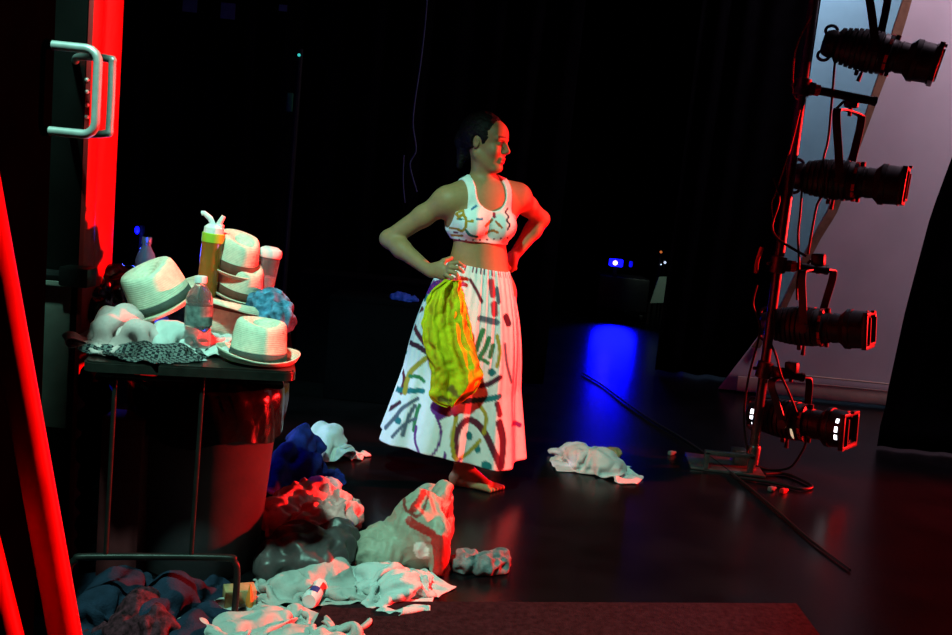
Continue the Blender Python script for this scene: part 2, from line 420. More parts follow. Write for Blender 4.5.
def sheet(name, lobes, m, label, cat, size, nxy, yaw=0.0, squeeze=(0.55, 0.6), seed=1, zfloor=0.0, group=None, steps=110, iters=10, height=0.10, fric=0.55, stiff=0.55, th=0.003, centre=None, wr=0.026):
    """a rumpled cloth: a loose sheet let fall over hidden lobes and the floor (position based dynamics)"""
    nx, ny = nxy; hx, hy = size[0]/(nx-1), size[1]/(ny-1)
    rng = np.random.default_rng(seed); C = np.array([b[0] for b in lobes]); R = np.array([b[1] for b in lobes])
    c0 = C.mean(0) if centre is None else np.array(centre)
    u, v = np.meshgrid(np.linspace(-0.5, 0.5, nx), np.linspace(-0.5, 0.5, ny), indexing='ij')
    x, y = u*size[0]*squeeze[0], v*size[1]*squeeze[1]
    off = Vector((seed*5.3, seed*2.1, 0)); nz = np.zeros((nx, ny, 3))
    for i in range(nx):
        for j in range(ny):
            q = Vector((u[i, j]*4.0, v[i, j]*4.0, 0))+off
            n1 = nvec(q); n2 = nvec(q*2.6)
            nz[i, j] = (n1.x*0.10+n2.x*0.035, n1.y*0.10+n2.y*0.035, n1.z*0.7+n2.z*0.35)
    ca, sa = math.cos(yaw), math.sin(yaw); x = x+nz[..., 0]*size[0]*0.6; y = y+nz[..., 1]*size[1]*0.6
    top = (C[:, 2]+R[:, 2]).max()
    P = np.stack([c0[0]+x*ca-y*sa, c0[1]+x*sa+y*ca, top+0.03+height*(nz[..., 2]+0.5)], -1)
    Q = P.copy()
    def con(a, b, L, lo=False, k=1.0):
        d = P[b]-P[a]; l = np.sqrt((d*d).sum(-1, keepdims=True))+1e-9
        f = (l-L)/l*0.5*k
        if lo: f = np.minimum(f, 0)
        P[a] += d*f; P[b] -= d*f
    S = slice; batches = []
    for o in (0, 1):
        n_ = (nx-o)//2*2; batches.append((np.s_[o:o+n_:2, :], np.s_[o+1:o+n_:2, :], hx, False, 1.0))
        n_ = (ny-o)//2*2; batches.append((np.s_[:, o:o+n_:2], np.s_[:, o+1:o+n_:2], hy, False, 1.0))
    dg = math.hypot(hx, hy)
    for o in (0, 1):
        n_ = (nx-o)//2*2
        batches.append((np.s_[o:o+n_:2, :-1], np.s_[o+1:o+n_:2, 1:], dg, False, 0.35)); batches.append((np.s_[o:o+n_:2, 1:], np.s_[o+1:o+n_:2, :-1], dg, False, 0.35))
    for o in range(4):
        n_ = nx-o-2
        for q in (2, 3):
            ia = np.arange(o, nx-q, 4); ib = ia+q
            if len(ia): batches.append((np.s_[ia, :], np.s_[ib, :], hx*q*0.86, True, stiff))
            ja = np.arange(o, ny-q, 4); jb = ja+q
            if len(ja): batches.append((np.s_[:, ja], np.s_[:, jb], hy*q*0.86, True, stiff))
    zf = zfloor+th
    for s in range(steps):
        V_ = (P-Q)*0.93; Q = P.copy(); P += V_; P[..., 2] -= 0.0011
        for it in range(iters):
            for b in batches: con(*b)
            for c, r in zip(C, R):
                e = (P-c)/(r+th); k0 = np.sqrt((e*e).sum(-1)); ins = k0 < 1
                if ins.any():
                    P[ins] = c+(P[ins]-c)/np.maximum(k0[ins], 0.15)[:, None]
                    Q[ins] = Q[ins]*(1-fric)+P[ins]*fric
            low = P[..., 2] < zf
            P[..., 2] = np.maximum(P[..., 2], zf); Q[low] = Q[low]*(1-fric)+P[low]*fric
    Vv = P.reshape(-1, 3).astype(float)
    Fq = np.array([(i*ny+j, (i+1)*ny+j, (i+1)*ny+j+1, i*ny+j+1) for i in range(nx-1) for j in range(ny-1)])
    N_ = normals(Vv, Fq); N_ = N_*np.sign(N_[:, 2:3]+1e-6)
    fd_ = Vector((math.cos(yaw+0.9), math.sin(yaw+0.9), 0.25)).normalized()
    Vv = crumple(Vv, wr, 15, seed+3, fd_, zf, N_)
    Vv = buckle(Vv, Fq, 1.05, 14, 0.02, 0.07, zf, seed, 0.0)
    o = from_np(name, Vv, Fq, m)
    md = o.modifiers.new('thickness', 'SOLIDIFY'); md.thickness = th; md.offset = 0
    md = o.modifiers.new('smooth', 'SUBSURF'); md.levels = 1; md.render_levels = 1
    base = Vv.mean(0); rebase(o, (base[0], base[1], zfloor))
    return tag(o, label, cat, group)

# ================================================================== the setting
def struct_box(name, lo, hi, m, bevel=0.0):
    bm = bmesh.new(); add_box(bm, lo, hi, bevel); return tag(from_bm(name, bm, m), kind='structure')
struct_box('floor', (-4, -1.5, -0.12), (8, 12.2, 0), M['floor'])
struct_box('wall_back', (-4, 12.0, 0), (8, 12.2, 6), M['blackwall'])
struct_box('wall_right', (1.9, 8.2, 0), (7.8, 8.35, 6), M['whitewall'])
JX = at(93, 0, 2.8).x
struct_box('wall_left', (-3.9, 2.97, 0), (JX-0.016, 3.03, 4.2), M['blackwall'])

# the open door leaf nearest the camera: its face looks across the stage, the pull handle stands off it
bm = bmesh.new(); LX = at(51, 160, 2.12).x; add_box(bm, (LX-0.058, 0.75, 0.01), (LX, 2.12, 2.35), 0.004)
d1 = tag(from_bm('door_1', bm, M['doormatt']), kind='structure')
def pull(parent, base, out, z0, z1, r=0.0105):
    bx, by = base; c = 0.028; p = []
    p += [(bx, by, z1), (bx+out-c, by, z1)]
    p += [(bx+out-c+c*math.sin(a), by, z1-c+c*math.cos(a)) for a in (0.4, 0.8, 1.2)]
    p += [(bx+out, by, z1-c), (bx+out, by, z0+c)]
    p += [(bx+out-c+c*math.cos(a), by, z0+c-c*math.sin(a)) for a in (0.4, 0.8, 1.2)]
    p += [(bx+out-c, by, z0), (bx, by, z0)]
    h = tube_obj('pull_handle', p, r, M['steel'], parent, 14)
    tag(h, 'curved steel pull handle')
    return h
hz1, hz0 = at(75, 45, 2.06).z, at(75, 133, 2.06).z
pull(d1, (LX-0.002, 2.108), at(98, 90, 2.108).x-LX, hz0, hz1)
bm = bmesh.new(); add_box(bm, (-2.2, 2.80, 0.01), (JX-0.014, 2.86, 3.9), 0.004)
d2 = tag(from_bm('door_2', bm, M['door']), kind='structure')
g1 = at(113, 56, 2.55); g0 = at(113, 137, 2.55)
bm = bmesh.new()
gx = at(111, 97, 2.55).x
c = 0.03; gb = at(74, 97, 2.80).x
add_tube(bm, bez([(gb, 2.80, g1.z), (gb*0.6+gx*0.4-0.01, 2.66, g1.z), (gx-0.012, 2.56, g1.z-0.008), (gx, 2.55, g1.z-c), (gx, 2.55, g0.z+c), (gx-0.012, 2.56, g0.z+0.008), (gb*0.6+gx*0.4-0.01, 2.66, g0.z), (gb, 2.80, g0.z)], 6), 0.0105, 14)
tag(from_bm('pull_handle', bm, M['steel'], d2, sharp=60), 'second steel pull handle, further back')
for yy in (80, 92, 105, 117):
    p = at(87, yy, 2.795); bm = bmesh.new()
    bmesh.ops.create_uvsphere(bm, u_segments=10, v_segments=6, radius=0.007, matrix=Matrix.Translation(p))
    from_bm('screw', bm, M['steel'], d2)
bm = bmesh.new(); add_box(bm, (-2.1, 2.796, 0.42), (JX-0.03, 2.801, 0.88), 0.002); from_bm('kick_plate', bm, M['kick'], d2)
p = at(80, 276, 2.78); bm = bmesh.new()
add_box(bm, (p.x-0.045, p.y-0.05, p.z-0.03), (p.x+0.045, p.y+0.02, p.z+0.03), 0.008)
add_tube(bm, [(p.x-0.5, p.y-0.03, p.z), (p.x+0.03, p.y-0.03, p.z)], 0.016)
from_bm('panic_bar', bm, M['blackmetal'], d2)
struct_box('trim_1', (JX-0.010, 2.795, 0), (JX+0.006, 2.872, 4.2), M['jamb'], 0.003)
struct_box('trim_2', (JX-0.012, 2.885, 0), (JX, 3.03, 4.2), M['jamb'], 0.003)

# maroon mat across the foreground
a, b_, c_ = onz(325, 603), onz(796, 605), onz(822, 640)
bm = bmesh.new()
poly = [a, b_, c_, Vector((c_.x+0.05, c_.y-0.5, 0)), Vector((a.x-0.02, c_.y-0.5, 0))]
vs = [bm.verts.new((v.x, v.y, 0.0005)) for v in poly]; f = bm.faces.new(vs)
r = bmesh.ops.extrude_face_region(bm, geom=[f]); bmesh.ops.translate(bm, verts=[v for v in r['geom'] if isinstance(v, bmesh.types.BMVert)], vec=(0, 0, 0.006))
o = from_bm('floor_mat', bm, M['mat_red']); rebase(o, ((a.x+c_.x)/2, a.y-0.3, 0))
tag(o, 'flat dull maroon mat along the bottom edge of the picture', 'mat')

# drapes
def drape(name, x0, x1, y, z0, z1, m, label, amp=0.05, wl=0.22, edge=None, group=None, seed=0, edge_right=None, puddle=0.0):
    nx = max(24, int((x1-x0)/0.02)); nz = 40; bm = bmesh.new(); G = []
    for j in range(nz+1):
        z = z0+(z1-z0)*j/nz; row = []
        l = edge(z) if edge else x0; rgt = edge_right(z) if edge_right else x1
        for i in range(nx+1):
            x = l+(rgt-l)*i/nx; u = x0+(x1-x0)*i/nx
            ph = 2*PI*u/wl+0.9*math.sin(u*3.1+seed)+0.25*math.sin(z*1.3+u)
            yy = y+amp*math.sin(ph)*(0.65+0.35*math.sin(u*7+seed))
            yy -= puddle*max(0, 1-z/0.35)**2
            row.append(bm.verts.new((x, yy, z)))
        G.append(row)
    for A, B in zip(G, G[1:]):
        for i in range(nx): bm.faces.new((A[i], A[i+1], B[i+1], B[i]))
    o = from_bm(name, bm, m, sharp=180)
    md = o.modifiers.new('thickness', 'SOLIDIFY'); md.thickness = 0.004
    rebase(o, ((x0+x1)/2, y, z0))
    return tag(o, label, 'curtain', group)
drape('stage_curtain', -3.4, 0.50, 6.2, 0.02, 5.5, M['drape'], 'long black curtain hanging behind the standing dancer', 0.05, 0.26)
drape('stage_curtain', 1.45, 2.45, 7.2, 0.02, 5.5, M['drape'], 'black masking curtain beside the lantern pole, its bottom behind the pole base', 0.05, 0.24, seed=2,
      edge_right=lambda z: at(822-52*(1-0), 0, 7.2).x if False else (at(822, 0, 7.2).x if z > 3 else at(773, 330, 7.2).x + (at(822, 0, 7.2).x-at(773, 330, 7.2).x)*max(0, (z-at(773, 330, 7.2).z)/(at(822, 0, 7.2).z-at(773, 330, 7.2).z))))
ep = [at(px, py, 5.5) for px, py in ((870, 438), (884, 408), (890, 380), (905, 310), (930, 215), (952, 155), (985, 60))]
def edge_leg(z):
    q = sorted((v.z, v.x) for v in ep); zs = [v[0] for v in q]; xs = [v[1] for v in q]
    if z > zs[-1]: return xs[-1]+(z-zs[-1])*0.05
    return float(np.interp(z, zs, xs))
drape('stage_curtain', 2.4, 3.6, 5.5, 0.012, 4.5, M['drape'], 'black curtain at the right edge, its hem spilling onto the floor', 0.03, 0.2, edge=edge_leg, seed=5, puddle=0.12)

# white backdrop: one edge sweeps out towards the floor, tan webbing along it, a hem along the bottom
ce = [at(px, py, 6.7) for px, py in ((945, -120), (902, 0), (863, 120), (826, 213), (812, 236), (780, 306), (752, 345), (714, 394))]
def edge_cyc(z):
    q = sorted((v.z, v.x) for v in ce); zs = [v[0] for v in q]; xs = [v[1] for v in q]
    if z > zs[-1]: return xs[-1]+(z-zs[-1])*0.22
    return float(np.interp(z, zs, xs))
cyc = drape('backdrop', 1.7, 6.6, 6.7, 0.015, 5.5, M['cyc'], 'white backdrop cloth with a slanting edge behind the lanterns', 0.012, 1.3, edge=edge_cyc)
cyc['category'] = 'backdrop'
off = Vector(cyc.location)
bm = bmesh.new(); prev = None
for j in range(80):
    z = 0.35+(5.4-0.35)*j/79; x = edge_cyc(z); w_ = 0.05+0.012*math.sin(z*5+1)
    cur = [bm.verts.new(Vector((x-0.004, 6.672, z))-off), bm.verts.new(Vector((x+w_, 6.664, z))-off)]
    if prev: bm.faces.new((prev[0], prev[1], cur[1], cur[0]))
    prev = cur
tag(from_bm('strip', bm, M['hem'], cyc, sharp=180), 'tan webbing along the slanting edge')
bm = bmesh.new(); xl = edge_cyc(0.05)+0.1
add_box(bm, (xl-off.x, 6.655-off.y, 0.02-off.z), (6.5-off.x, 6.675-off.y, 0.13-off.z), 0.006)
hem = tag(from_bm('hem', bm, M['cream'], cyc), 'thick cream bottom hem')
bm = bmesh.new(); add_tube(bm, [Vector((2.2, 6.64, 0.185))-off, Vector((6.5, 6.64, 0.185))-off], 0.006)
from_bm('hem_pipe', bm, M['cream'], hem)

# ================================================================== the dancer
Y0 = 4.02
YAW = math.radians(27)
LAT = np.array((math.cos(YAW), math.sin(YAW), 0)); FW = np.array((math.sin(YAW), -math.cos(YAW), 0)); UPW = np.array((0, 0, 1.0))
RB = np.stack([LAT, FW, UPW])
def J(px, py, dy=0.0): return np.array(at(px, py, Y0+dy))
B = Field((-0.62, 3.42, -0.01), (0.50, 4.55, 1.76), 0.0042)
pel, wai, rib = J(480, 288), J(479, 261), J(481, 221)
chest = J(484, 202); neck0 = J(485, 187, 0.01); neck1 = J(482, 158, -0.0)
shR, shL = J(452, 197, -0.075), J(516, 195, 0.085)
# torso
B.ell(pel, (0.155, 0.112, 0.12), RB, 0.03); B.ell(wai, (0.133, 0.090, 0.13), RB, 0.05)
B.ell(rib, (0.133, 0.092, 0.15), RB, 0.05); B.ell(chest+FW*-0.005, (0.135, 0.085, 0.10), RB, 0.04)
B.cap(shR+LAT*0.03, shL-LAT*0.03, 0.05, 0.05, 0.05)
B.cap(neck0+FW*-0.012, neck1+FW*-0.0, 0.054, 0.047, 0.03)
for s, sh in ((-1, shR), (1, shL)):
    B.cap(neck0+UPW*0.03-FW*0.03, sh*0.75+neck0*0.25+UPW*0.012-FW*0.02, 0.03, 0.035, 0.04)      # trapezius
    B.ell(rib+LAT*s*0.068+FW*0.062+UPW*-0.012, (0.062, 0.06, 0.062), RB, 0.03)                     # bust
    B.cap(neck0-UPW*0.028+LAT*s*0.015+FW*0.035, sh+UPW*0.018, 0.012, 0.014, 0.02)                  # collar bones
    B.cap(sh+UPW*-0.02, rib+LAT*s*0.11-UPW*0.02-FW*0.02, 0.045, 0.04, 0.05)                        # side of the back
    B.ell(pel-FW*0.055+LAT*s*0.07-UPW*0.05, (0.085, 0.085, 0.09), RB, 0.04)
# arms
elR, wrR = J(389, 239, -0.02), J(431, 272, -0.17)
elL, wrL = J(541, 219, 0.27), J(514, 256, 0.20)
for sh, el, wr in ((shR, elR, wrR), (shL, elL, wrL)):
    B.ell(sh+(el-sh)*0.10, (0.056, 0.056, 0.058), None, 0.03)
    m1 = sh+(el-sh)*0.45
    B.cap(sh+(el-sh)*0.08, m1, 0.050, 0.044, 0.03); B.cap(m1, el, 0.044, 0.037, 0.02)
    m2 = el+(wr-el)*0.3
    B.cap(el, m2, 0.038, 0.040, 0.02); B.cap(m2, wr, 0.040, 0.025, 0.02)
# right hand: on the hip, fingers closed over the yellow cloth
hd = np.array(J(452, 269, -0.21))-wrR; hd /= np.linalg.norm(hd)
kn = J(447, 270, -0.205)
B.ell((wrR+kn)/2+hd*0.005, (0.05, 0.020, 0.036), np.stack([hd, np.cross(UPW, hd)/np.linalg.norm(np.cross(UPW, hd)), UPW]), 0.02)
FINGERS = []
for k, (p1, p2, p3, r) in enumerate((
        (J(450, 263.5, -0.215), J(458, 262.5, -0.222), J(464, 266.5, -0.215), 0.0088),
        (J(450, 267.5, -0.220), J(458, 268.0, -0.230), J(463, 272.0, -0.224), 0.0092),
        (J(449, 271.5, -0.222), J(456, 273.5, -0.232), J(459, 278.5, -0.226), 0.0088),
        (J(446, 275.0, -0.220), J(452, 278.0, -0.228), J(454, 282.5, -0.222), 0.0080))):
    B.cap(kn+(p1-kn)*0.2, p1, r*1.12, r*1.05, 0.004); B.cap(p1, p2, r*1.05, r*0.98, 0.003); B.cap(p2, p3, r*0.98, r*0.82, 0.003)
    FINGERS.append((p2, p3))
t0, t1, t2 = wrR+hd*0.03+UPW*0.02, J(444, 261, -0.185), J(451, 258, -0.165)
B.cap(t0, t1, 0.015, 0.012, 0.008); B.cap(t1, t2, 0.012, 0.0095, 0.004)
# left hand: knuckles against the back of the hip
hl = J(508, 268, 0.155); B.ell((wrL+hl)/2, (0.03, 0.026, 0.05), None, 0.02)
for k in range(4):
    p1 = hl+LAT*(-0.01)+UPW*(0.018-0.012*k); p2 = p1-LAT*0.03-UPW*0.012; p3 = p2-LAT*0.022-UPW*0.014
    B.cap(hl, p1, 0.011, 0.0095, 0.004); B.cap(p1, p2, 0.0095, 0.009, 0.003); B.cap(p2, p3, 0.009, 0.0075, 0.003)
q1 = wrL-UPW*0.03-FW*0.01; q2 = q1+FW*0.035-UPW*0.025; B.cap(wrL, q1, 0.014, 0.012, 0.006); B.cap(q1, q2, 0.012, 0.009, 0.004)
# legs
heel = np.array(onz(451, 483.5, 0.0)); toe = np.array(onz(495, 491, 0.0))
fd = toe-heel; flen = np.linalg.norm(fd); fd /= flen; fs = np.cross(UPW, fd)
anR = heel+fd*0.045+UPW*0.085
hipR, hipL = pel-LAT*0.085-UPW*0.04, pel+LAT*0.085-UPW*0.04
knR = J(466, 388, -0.05)
anL = np.array((0.125, 4.42, 0.09)); knL = J(500, 385, 0.16)
for hip, knee, an in ((hipR, knR, anR), (hipL, knL, anL)):
    B.cap(hip, knee, 0.085, 0.055, 0.05)
    cm = knee+(an-knee)*0.3; B.cap(knee, cm, 0.054, 0.055, 0.03); B.cap(cm, an, 0.055, 0.036, 0.02)
def foot(heel, fd, fs, an, out):
    h = heel+UPW*0.030+fd*0.022
    B.ell(h, (0.034, 0.030, 0.034), np.stack([fd, fs, UPW]), 0.02)
    B.cap(an, h+fd*0.015, 0.036, 0.03, 0.02)
    B.cap(an+fd*0.01-UPW*0.012, heel+fd*0.155+UPW*0.026, 0.036, 0.021, 0.02)                       # instep
    for s in (-1, 0, 1): B.cap(heel+fd*0.06+UPW*0.024, heel+fd*0.165+fs*s*0.027+UPW*0.017, 0.026, 0.017, 0.015)
    for k in range(5):                                                                             # toes
        u = k-2.0; ln = 0.224-0.010*k if k else 0.222
        a = heel+fd*0.170+fs*out*(u*0.0165)+UPW*0.014; b = heel+fd*ln+fs*out*(u*0.0185)+UPW*0.0095
        B.cap(a, b, 0.0125 if k else 0.015, 0.0088 if k else 0.0115, 0.0035)
foot(heel, fd, fs, anR, -1)
fl = np.array((0.55, -0.83, 0)); fl /= np.linalg.norm(fl); foot(np.array((0.105, 4.45, 0)), fl, np.cross(UPW, fl), anL, 1)
# head
HY = math.radians(66); HF = np.array((math.sin(HY), -math.cos(HY), -0.03)); HF /= np.linalg.norm(HF)
HL = np.array((math.cos(HY), math.sin(HY), 0)); HU = np.cross(HL, -HF); HU = HU if HU[2] > 0 else -HU
HC = J(485, 144.5, 0.0)
RH = np.stack([HF, HL, HU])
def hp(f, l, u): return HC+HF*f+HL*l+HU*u
B.ell(hp(-0.012, 0, 0.035), (0.096, 0.073, 0.092), RH, 0.02)
B.ell(hp(0.028, 0, -0.030), (0.066, 0.058, 0.084), RH, 0.025)
B.ell(hp(0.050, 0, 0.045), (0.048, 0.060, 0.055), RH, 0.02)
B.ell(hp(0.073, 0, -0.092), (0.021, 0.024, 0.019), RH, 0.018)
for s in (-1, 1):
    B.cap(hp(-0.005, s*0.052, -0.045), hp(0.060, s*0.020, -0.094), 0.020, 0.014, 0.02)             # jaw
    B.ell(hp(0.062, s*0.040, -0.022), (0.024, 0.022, 0.022), RH, 0.02)                             # cheek
    B.cap(hp(0.090, s*0.012, 0.028), hp(0.076, s*0.048, 0.030), 0.009, 0.008, 0.010)               # brow ridge
    B.ell(hp(0.094, s*0.031, 0.008), (0.014, 0.017, 0.011), RH, 0.010, 'sub')                       # eye socket
    B.ell(hp(0.079, s*0.031, 0.008), (0.0125, 0.0125, 0.0115), RH, 0.003)                           # eyeball under lids
    B.ell(hp(-0.008, s*0.073, 0.002), (0.015, 0.007, 0.025), RH, 0.005)                             # ear
    B.ell(hp(-0.005, s*0.080, 0.004), (0.008, 0.004, 0.014), RH, 0.003, 'sub')
    B.ell(hp(0.099, s*0.010, -0.026), (0.010, 0.008, 0.007), RH, 0.006)                             # nostril wing
B.cap(hp(0.088, 0, 0.022), hp(0.108, 0, -0.016), 0.008, 0.0105, 0.010)
B.ell(hp(0.109, 0, -0.020), (0.011, 0.011, 0.009), RH, 0.006)
B.cap(hp(0.090, -0.017, -0.053), hp(0.090, 0.017, -0.053), 0.0065, 0.0065, 0.006); B.ell(hp(0.096, 0, -0.052), (0.006, 0.014, 0.006), RH, 0.006)
B.cap(hp(0.087, -0.014, -0.066), hp(0.087, 0.014, -0.066), 0.0072, 0.0072, 0.006); B.ell(hp(0.092, 0, -0.066), (0.006, 0.012, 0.006), RH, 0.006)
V, F = B.mesh()
V[:, 2] = np.maximum(V[:, 2], 0.001)
PB = np.array((anR[0]*0.5+anL[0]*0.5, Y0, 0))
person = empty('person', PB, 'barefoot dancer in painted crop top and long skirt, hands on hips, looking right', 'person')
body = from_np('body', V-PB, F, M['skin'], person)
skin = np.tile(np.array((0.34, 0.19, 0.088)), (len(V), 1))
def near(c, r): return np.linalg.norm(V-np.array(c), axis=1) < r
skin[near(hp(0.094, 0, -0.053), 0.018) | near(hp(0.090, 0, -0.066), 0.016)] = (0.34, 0.09, 0.08)
for s in (-1, 1):
    for t in np.linspace(0, 1, 7):
        skin[near(hp(0.097-0.014*t, s*(0.012+0.036*t), 0.034+0.004*math.sin(t*PI)), 0.0055)] = (0.05, 0.03, 0.02)
    skin[near(hp(0.088, s*0.031, 0.0085), 0.0075)] = (0.03, 0.02, 0.018)
    for t in np.linspace(-1, 1, 5): skin[near(hp(0.088, s*0.031+t*0.012, 0.0145), 0.004)] = (0.03, 0.02, 0.018)
for p2, p3 in FINGERS:
    d = p3-p2; d /= np.linalg.norm(d); skin[near(p3+d*0.002+np.array((0, -0.008, 0.002)), 0.0085)] = (0.75, 0.20, 0.16)
setcol(body, skin)

# --- sports top: an offset of the torso cut by neckline, armholes and hem
def px_dist(Vw, lines_px, Y):
    """distance on the front plane of the figure, in metres"""
    P = Vw[:, [0, 2]]; out = []
    for ln in lines_px:
        q = [at(x, y, Y) for x, y in ln]; out.append(dist_poly(P, smooth_line([(v.x, v.z) for v in q])))
    return out
T = Field((-0.28, 3.70, 1.00), (0.30, 4.30, 1.52), 0.0040)
i0 = np.round((T.lo-B.lo)/B.h).astype(int)
T.lo = B.lo+i0*B.h; T.h = B.h; T.n = np.minimum(T.n, B.n-i0)
base = B.D[tuple(slice(a, a+n) for a, n in zip(i0, T.n))]
gx, gy, gz = np.meshgrid(*[(T.lo[i]+np.arange(T.n[i])*T.h).astype(np.float32) for i in range(3)], indexing='ij', sparse=True)
la = (gx-rib[0])*LAT[0]+(gy-rib[1])*LAT[1]; fw = (gx-rib[0])*FW[0]+(gy-rib[1])*FW[1]; zz = gz-rib[2]
zb = at(480, 243, Y0-0.1).z-rib[2]
D = base-0.006
D = np.maximum(D, -(zz-zb) - 0.03*la)                       # underbust hem
ztop = neck0[2]-rib[2]
# scoop neck front and back (U shapes), armholes
uf = np.where(fw > -0.01, ztop-0.098, ztop-0.05)
neckcut = np.where(zz > uf+0.072, np.abs(la)-0.072, np.sqrt(la**2+(zz-(uf+0.072))**2)-0.072)
D = np.maximum(D, -neckcut-0*gx)
arm = np.where(zz > ztop-0.100, 0.106-np.abs(la), 0.106+np.sqrt(np.maximum(0, (ztop-0.100-zz)))*0.34-np.abs(la))
D = np.maximum(D, -arm)
D = np.maximum(D, zz-(ztop+0.06)); D = np.maximum(D, np.abs(la)-0.150)
D = np.maximum(D, 0.0*D-(base+0.010))
Vt, Ft = T.mesh(D)
top = from_np('sports_top', Vt-PB, Ft, M['paint'], person)
tc_ = np.tile(np.array((0.80, 0.80, 0.78)), (len(Vt), 1))
STR = [((0.42, 0.22, 0.02), .006, [(458, 219), (462, 215), (466, 219), (466, 226), (462, 231), (457, 229)]),
       ((0.45, 0.24, 0.03), .005, [(459, 216), (456, 214), (463, 210)]), ((0.45, 0.24, 0.03), .005, [(464, 215), (463, 210), (464, 206)]),
       ((0.45, 0.24, 0.03), .005, [(467, 221), (473, 221)]), ((0.40, 0.16, 0.03), .005, [(446, 228), (456, 229)]), ((0.40, 0.16, 0.03), .005, [(450, 236), (462, 236)]),
       ((0.10, 0.04, 0.03), .004, [(462, 190), (463, 195)]), ((0.06, 0.03, 0.03), .005, [(464.5, 200)]),
       ((0.03, 0.15, 0.35), .005, [(472, 209), (476, 206)]), ((0.03, 0.2, 0.35), .005, [(477, 219), (482, 219)]),
       ((0.35, 0.03, 0.06), .007, [(494, 214), (494.5, 217)]), ((0.50, 0.12, 0.03), .006, [(486, 226), (492, 220)]), ((0.5, 0.12, 0.04), .005, [(496, 222), (502, 228)]),
       ((0.5, 0.16, 0.04), .005, [(486, 234), (492, 231), (498, 233)]),
       ((0.03, 0.02, 0.04), .004, [(508, 209), (506, 213), (509, 217), (507, 221), (510, 225), (508, 230)]),
       ((0.02, 0.14, 0.13), .004, [(459, 219), (463, 219)]), ((0.02, 0.14, 0.13), .005, [(466, 230), (470, 235), (477, 237)]), ((0.2, 0.04, 0.1), .005, [(454, 233), (457, 233)])]
STR += [((0.14, 0.03, 0.08), .0045, [(459+x, 240.5-0.03*x*x/40)]) for x in range(0, 54, 7)]
front = ((Vt-rib)@FW > 0)
for col, wd, ln in STR:
    d = px_dist(Vt, [ln], Y0-0.13)[0]; tc_[(d < wd) & front] = col
setcol(top, tc_)

# --- hair: cap pulled back, knot and loose tail behind the neck
Hf = Field(HC-0.19, HC+0.17, 0.0045)
Hf.ell(hp(-0.020, 0, 0.041), (0.100, 0.081, 0.098), RH, 0.01)
Hf.ell(hp(0.084, 0, -0.058), (0.086, 0.10, 0.106), RH, 0.012, 'sub')
Hf.ell(hp(0.02, 0, -0.085), (0.10, 0.12, 0.085), RH, 0.01, 'sub')
for s in (-1, 1): Hf.ell(hp(-0.006, s*0.078, -0.002), (0.024, 0.020, 0.034), RH, 0.008, 'sub')
Hf.ell(hp(-0.105, 0, 0.010), (0.036, 0.040, 0.042), RH, 0.02)
Hf.cap(hp(-0.10, 0, -0.005), hp(-0.105, -0.005, -0.10), 0.030, 0.014, 0.02)
Hf.cap(hp(-0.06, 0, -0.03), hp(-0.075, 0, -0.06), 0.03, 0.012, 0.02)
Vh, Fh = Hf.mesh(); Vh = crumple(Vh, 0.004, 60, 3, Vector(HF), None, normals(Vh, Fh))
from_np('hair', Vh-PB, Fh, M['hair'], person)

# --- skirt: gathered waistband, cone of soft folds, hem lifted on the side she holds
NU, NV = 300, 150
wl, wr_ = J(443, 266, -0.02), J(508, 273, 0.05)
Vs = np.zeros(((NV+1)*NU, 3)); k = 0
def lerp(a, b, t): return a+(b-a)*t
for j in range(NV+1):
    v = j/NV
    cxz = np.array(lerp(J(477, 265), J(451, 444), v)); ctr = np.array((cxz[0], Y0-0.01, cxz[2]))
    rx = lerp(0.143, 0.318, v**0.92)+0.018*math.sin(PI*min(1, v*1.6)); ry = lerp(0.125, 0.27, v**0.9)+0.012*math.sin(PI*min(1, v*1.6))
    for i in range(NU):
        th = 2*PI*i/NU
        fold = v*(0.065*math.sin(7*th+1.2+0.5*math.sin(th*2))+0.030*math.sin(13*th+0.7+v*1.1)) + 0.020*(1-v)*math.sin(34*th+0.8*math.sin(5*th))+0.018*math.sin(21*th+2*v)*min(1, v*4)*(1-0.6*v)
        m_ = 1+fold*0.80
        x = ctr[0]+rx*m_*math.cos(th); y = ctr[1]+ry*m_*math.sin(th)
        z = ctr[2] - (x-ctr[0])*0.10 + 0.014*v*math.sin(3*th+0.6)
        Vs[k] = (x, y, z); k += 1
Fs = np.array([(j*NU+i, (j+1)*NU+i, (j+1)*NU+(i+1) % NU, j*NU+(i+1) % NU) for j in range(NV) for i in range(NU)])
sk = from_np('skirt', Vs-PB, Fs, M['paint'], person)
md = sk.modifiers.new('thickness', 'SOLIDIFY'); md.thickness = 0.004; md.offset = -1
MR, DM, TE, OC, GR, PU, GY, RD = (0.12, 0.012, 0.03), (0.06, 0.01, 0.03), (0.01, 0.17, 0.19), (0.42, 0.30, 0.03), (0.03, 0.20, 0.07), (0.14, 0.02, 0.20), (0.10, 0.12, 0.16), (0.5, 0.04, 0.06)
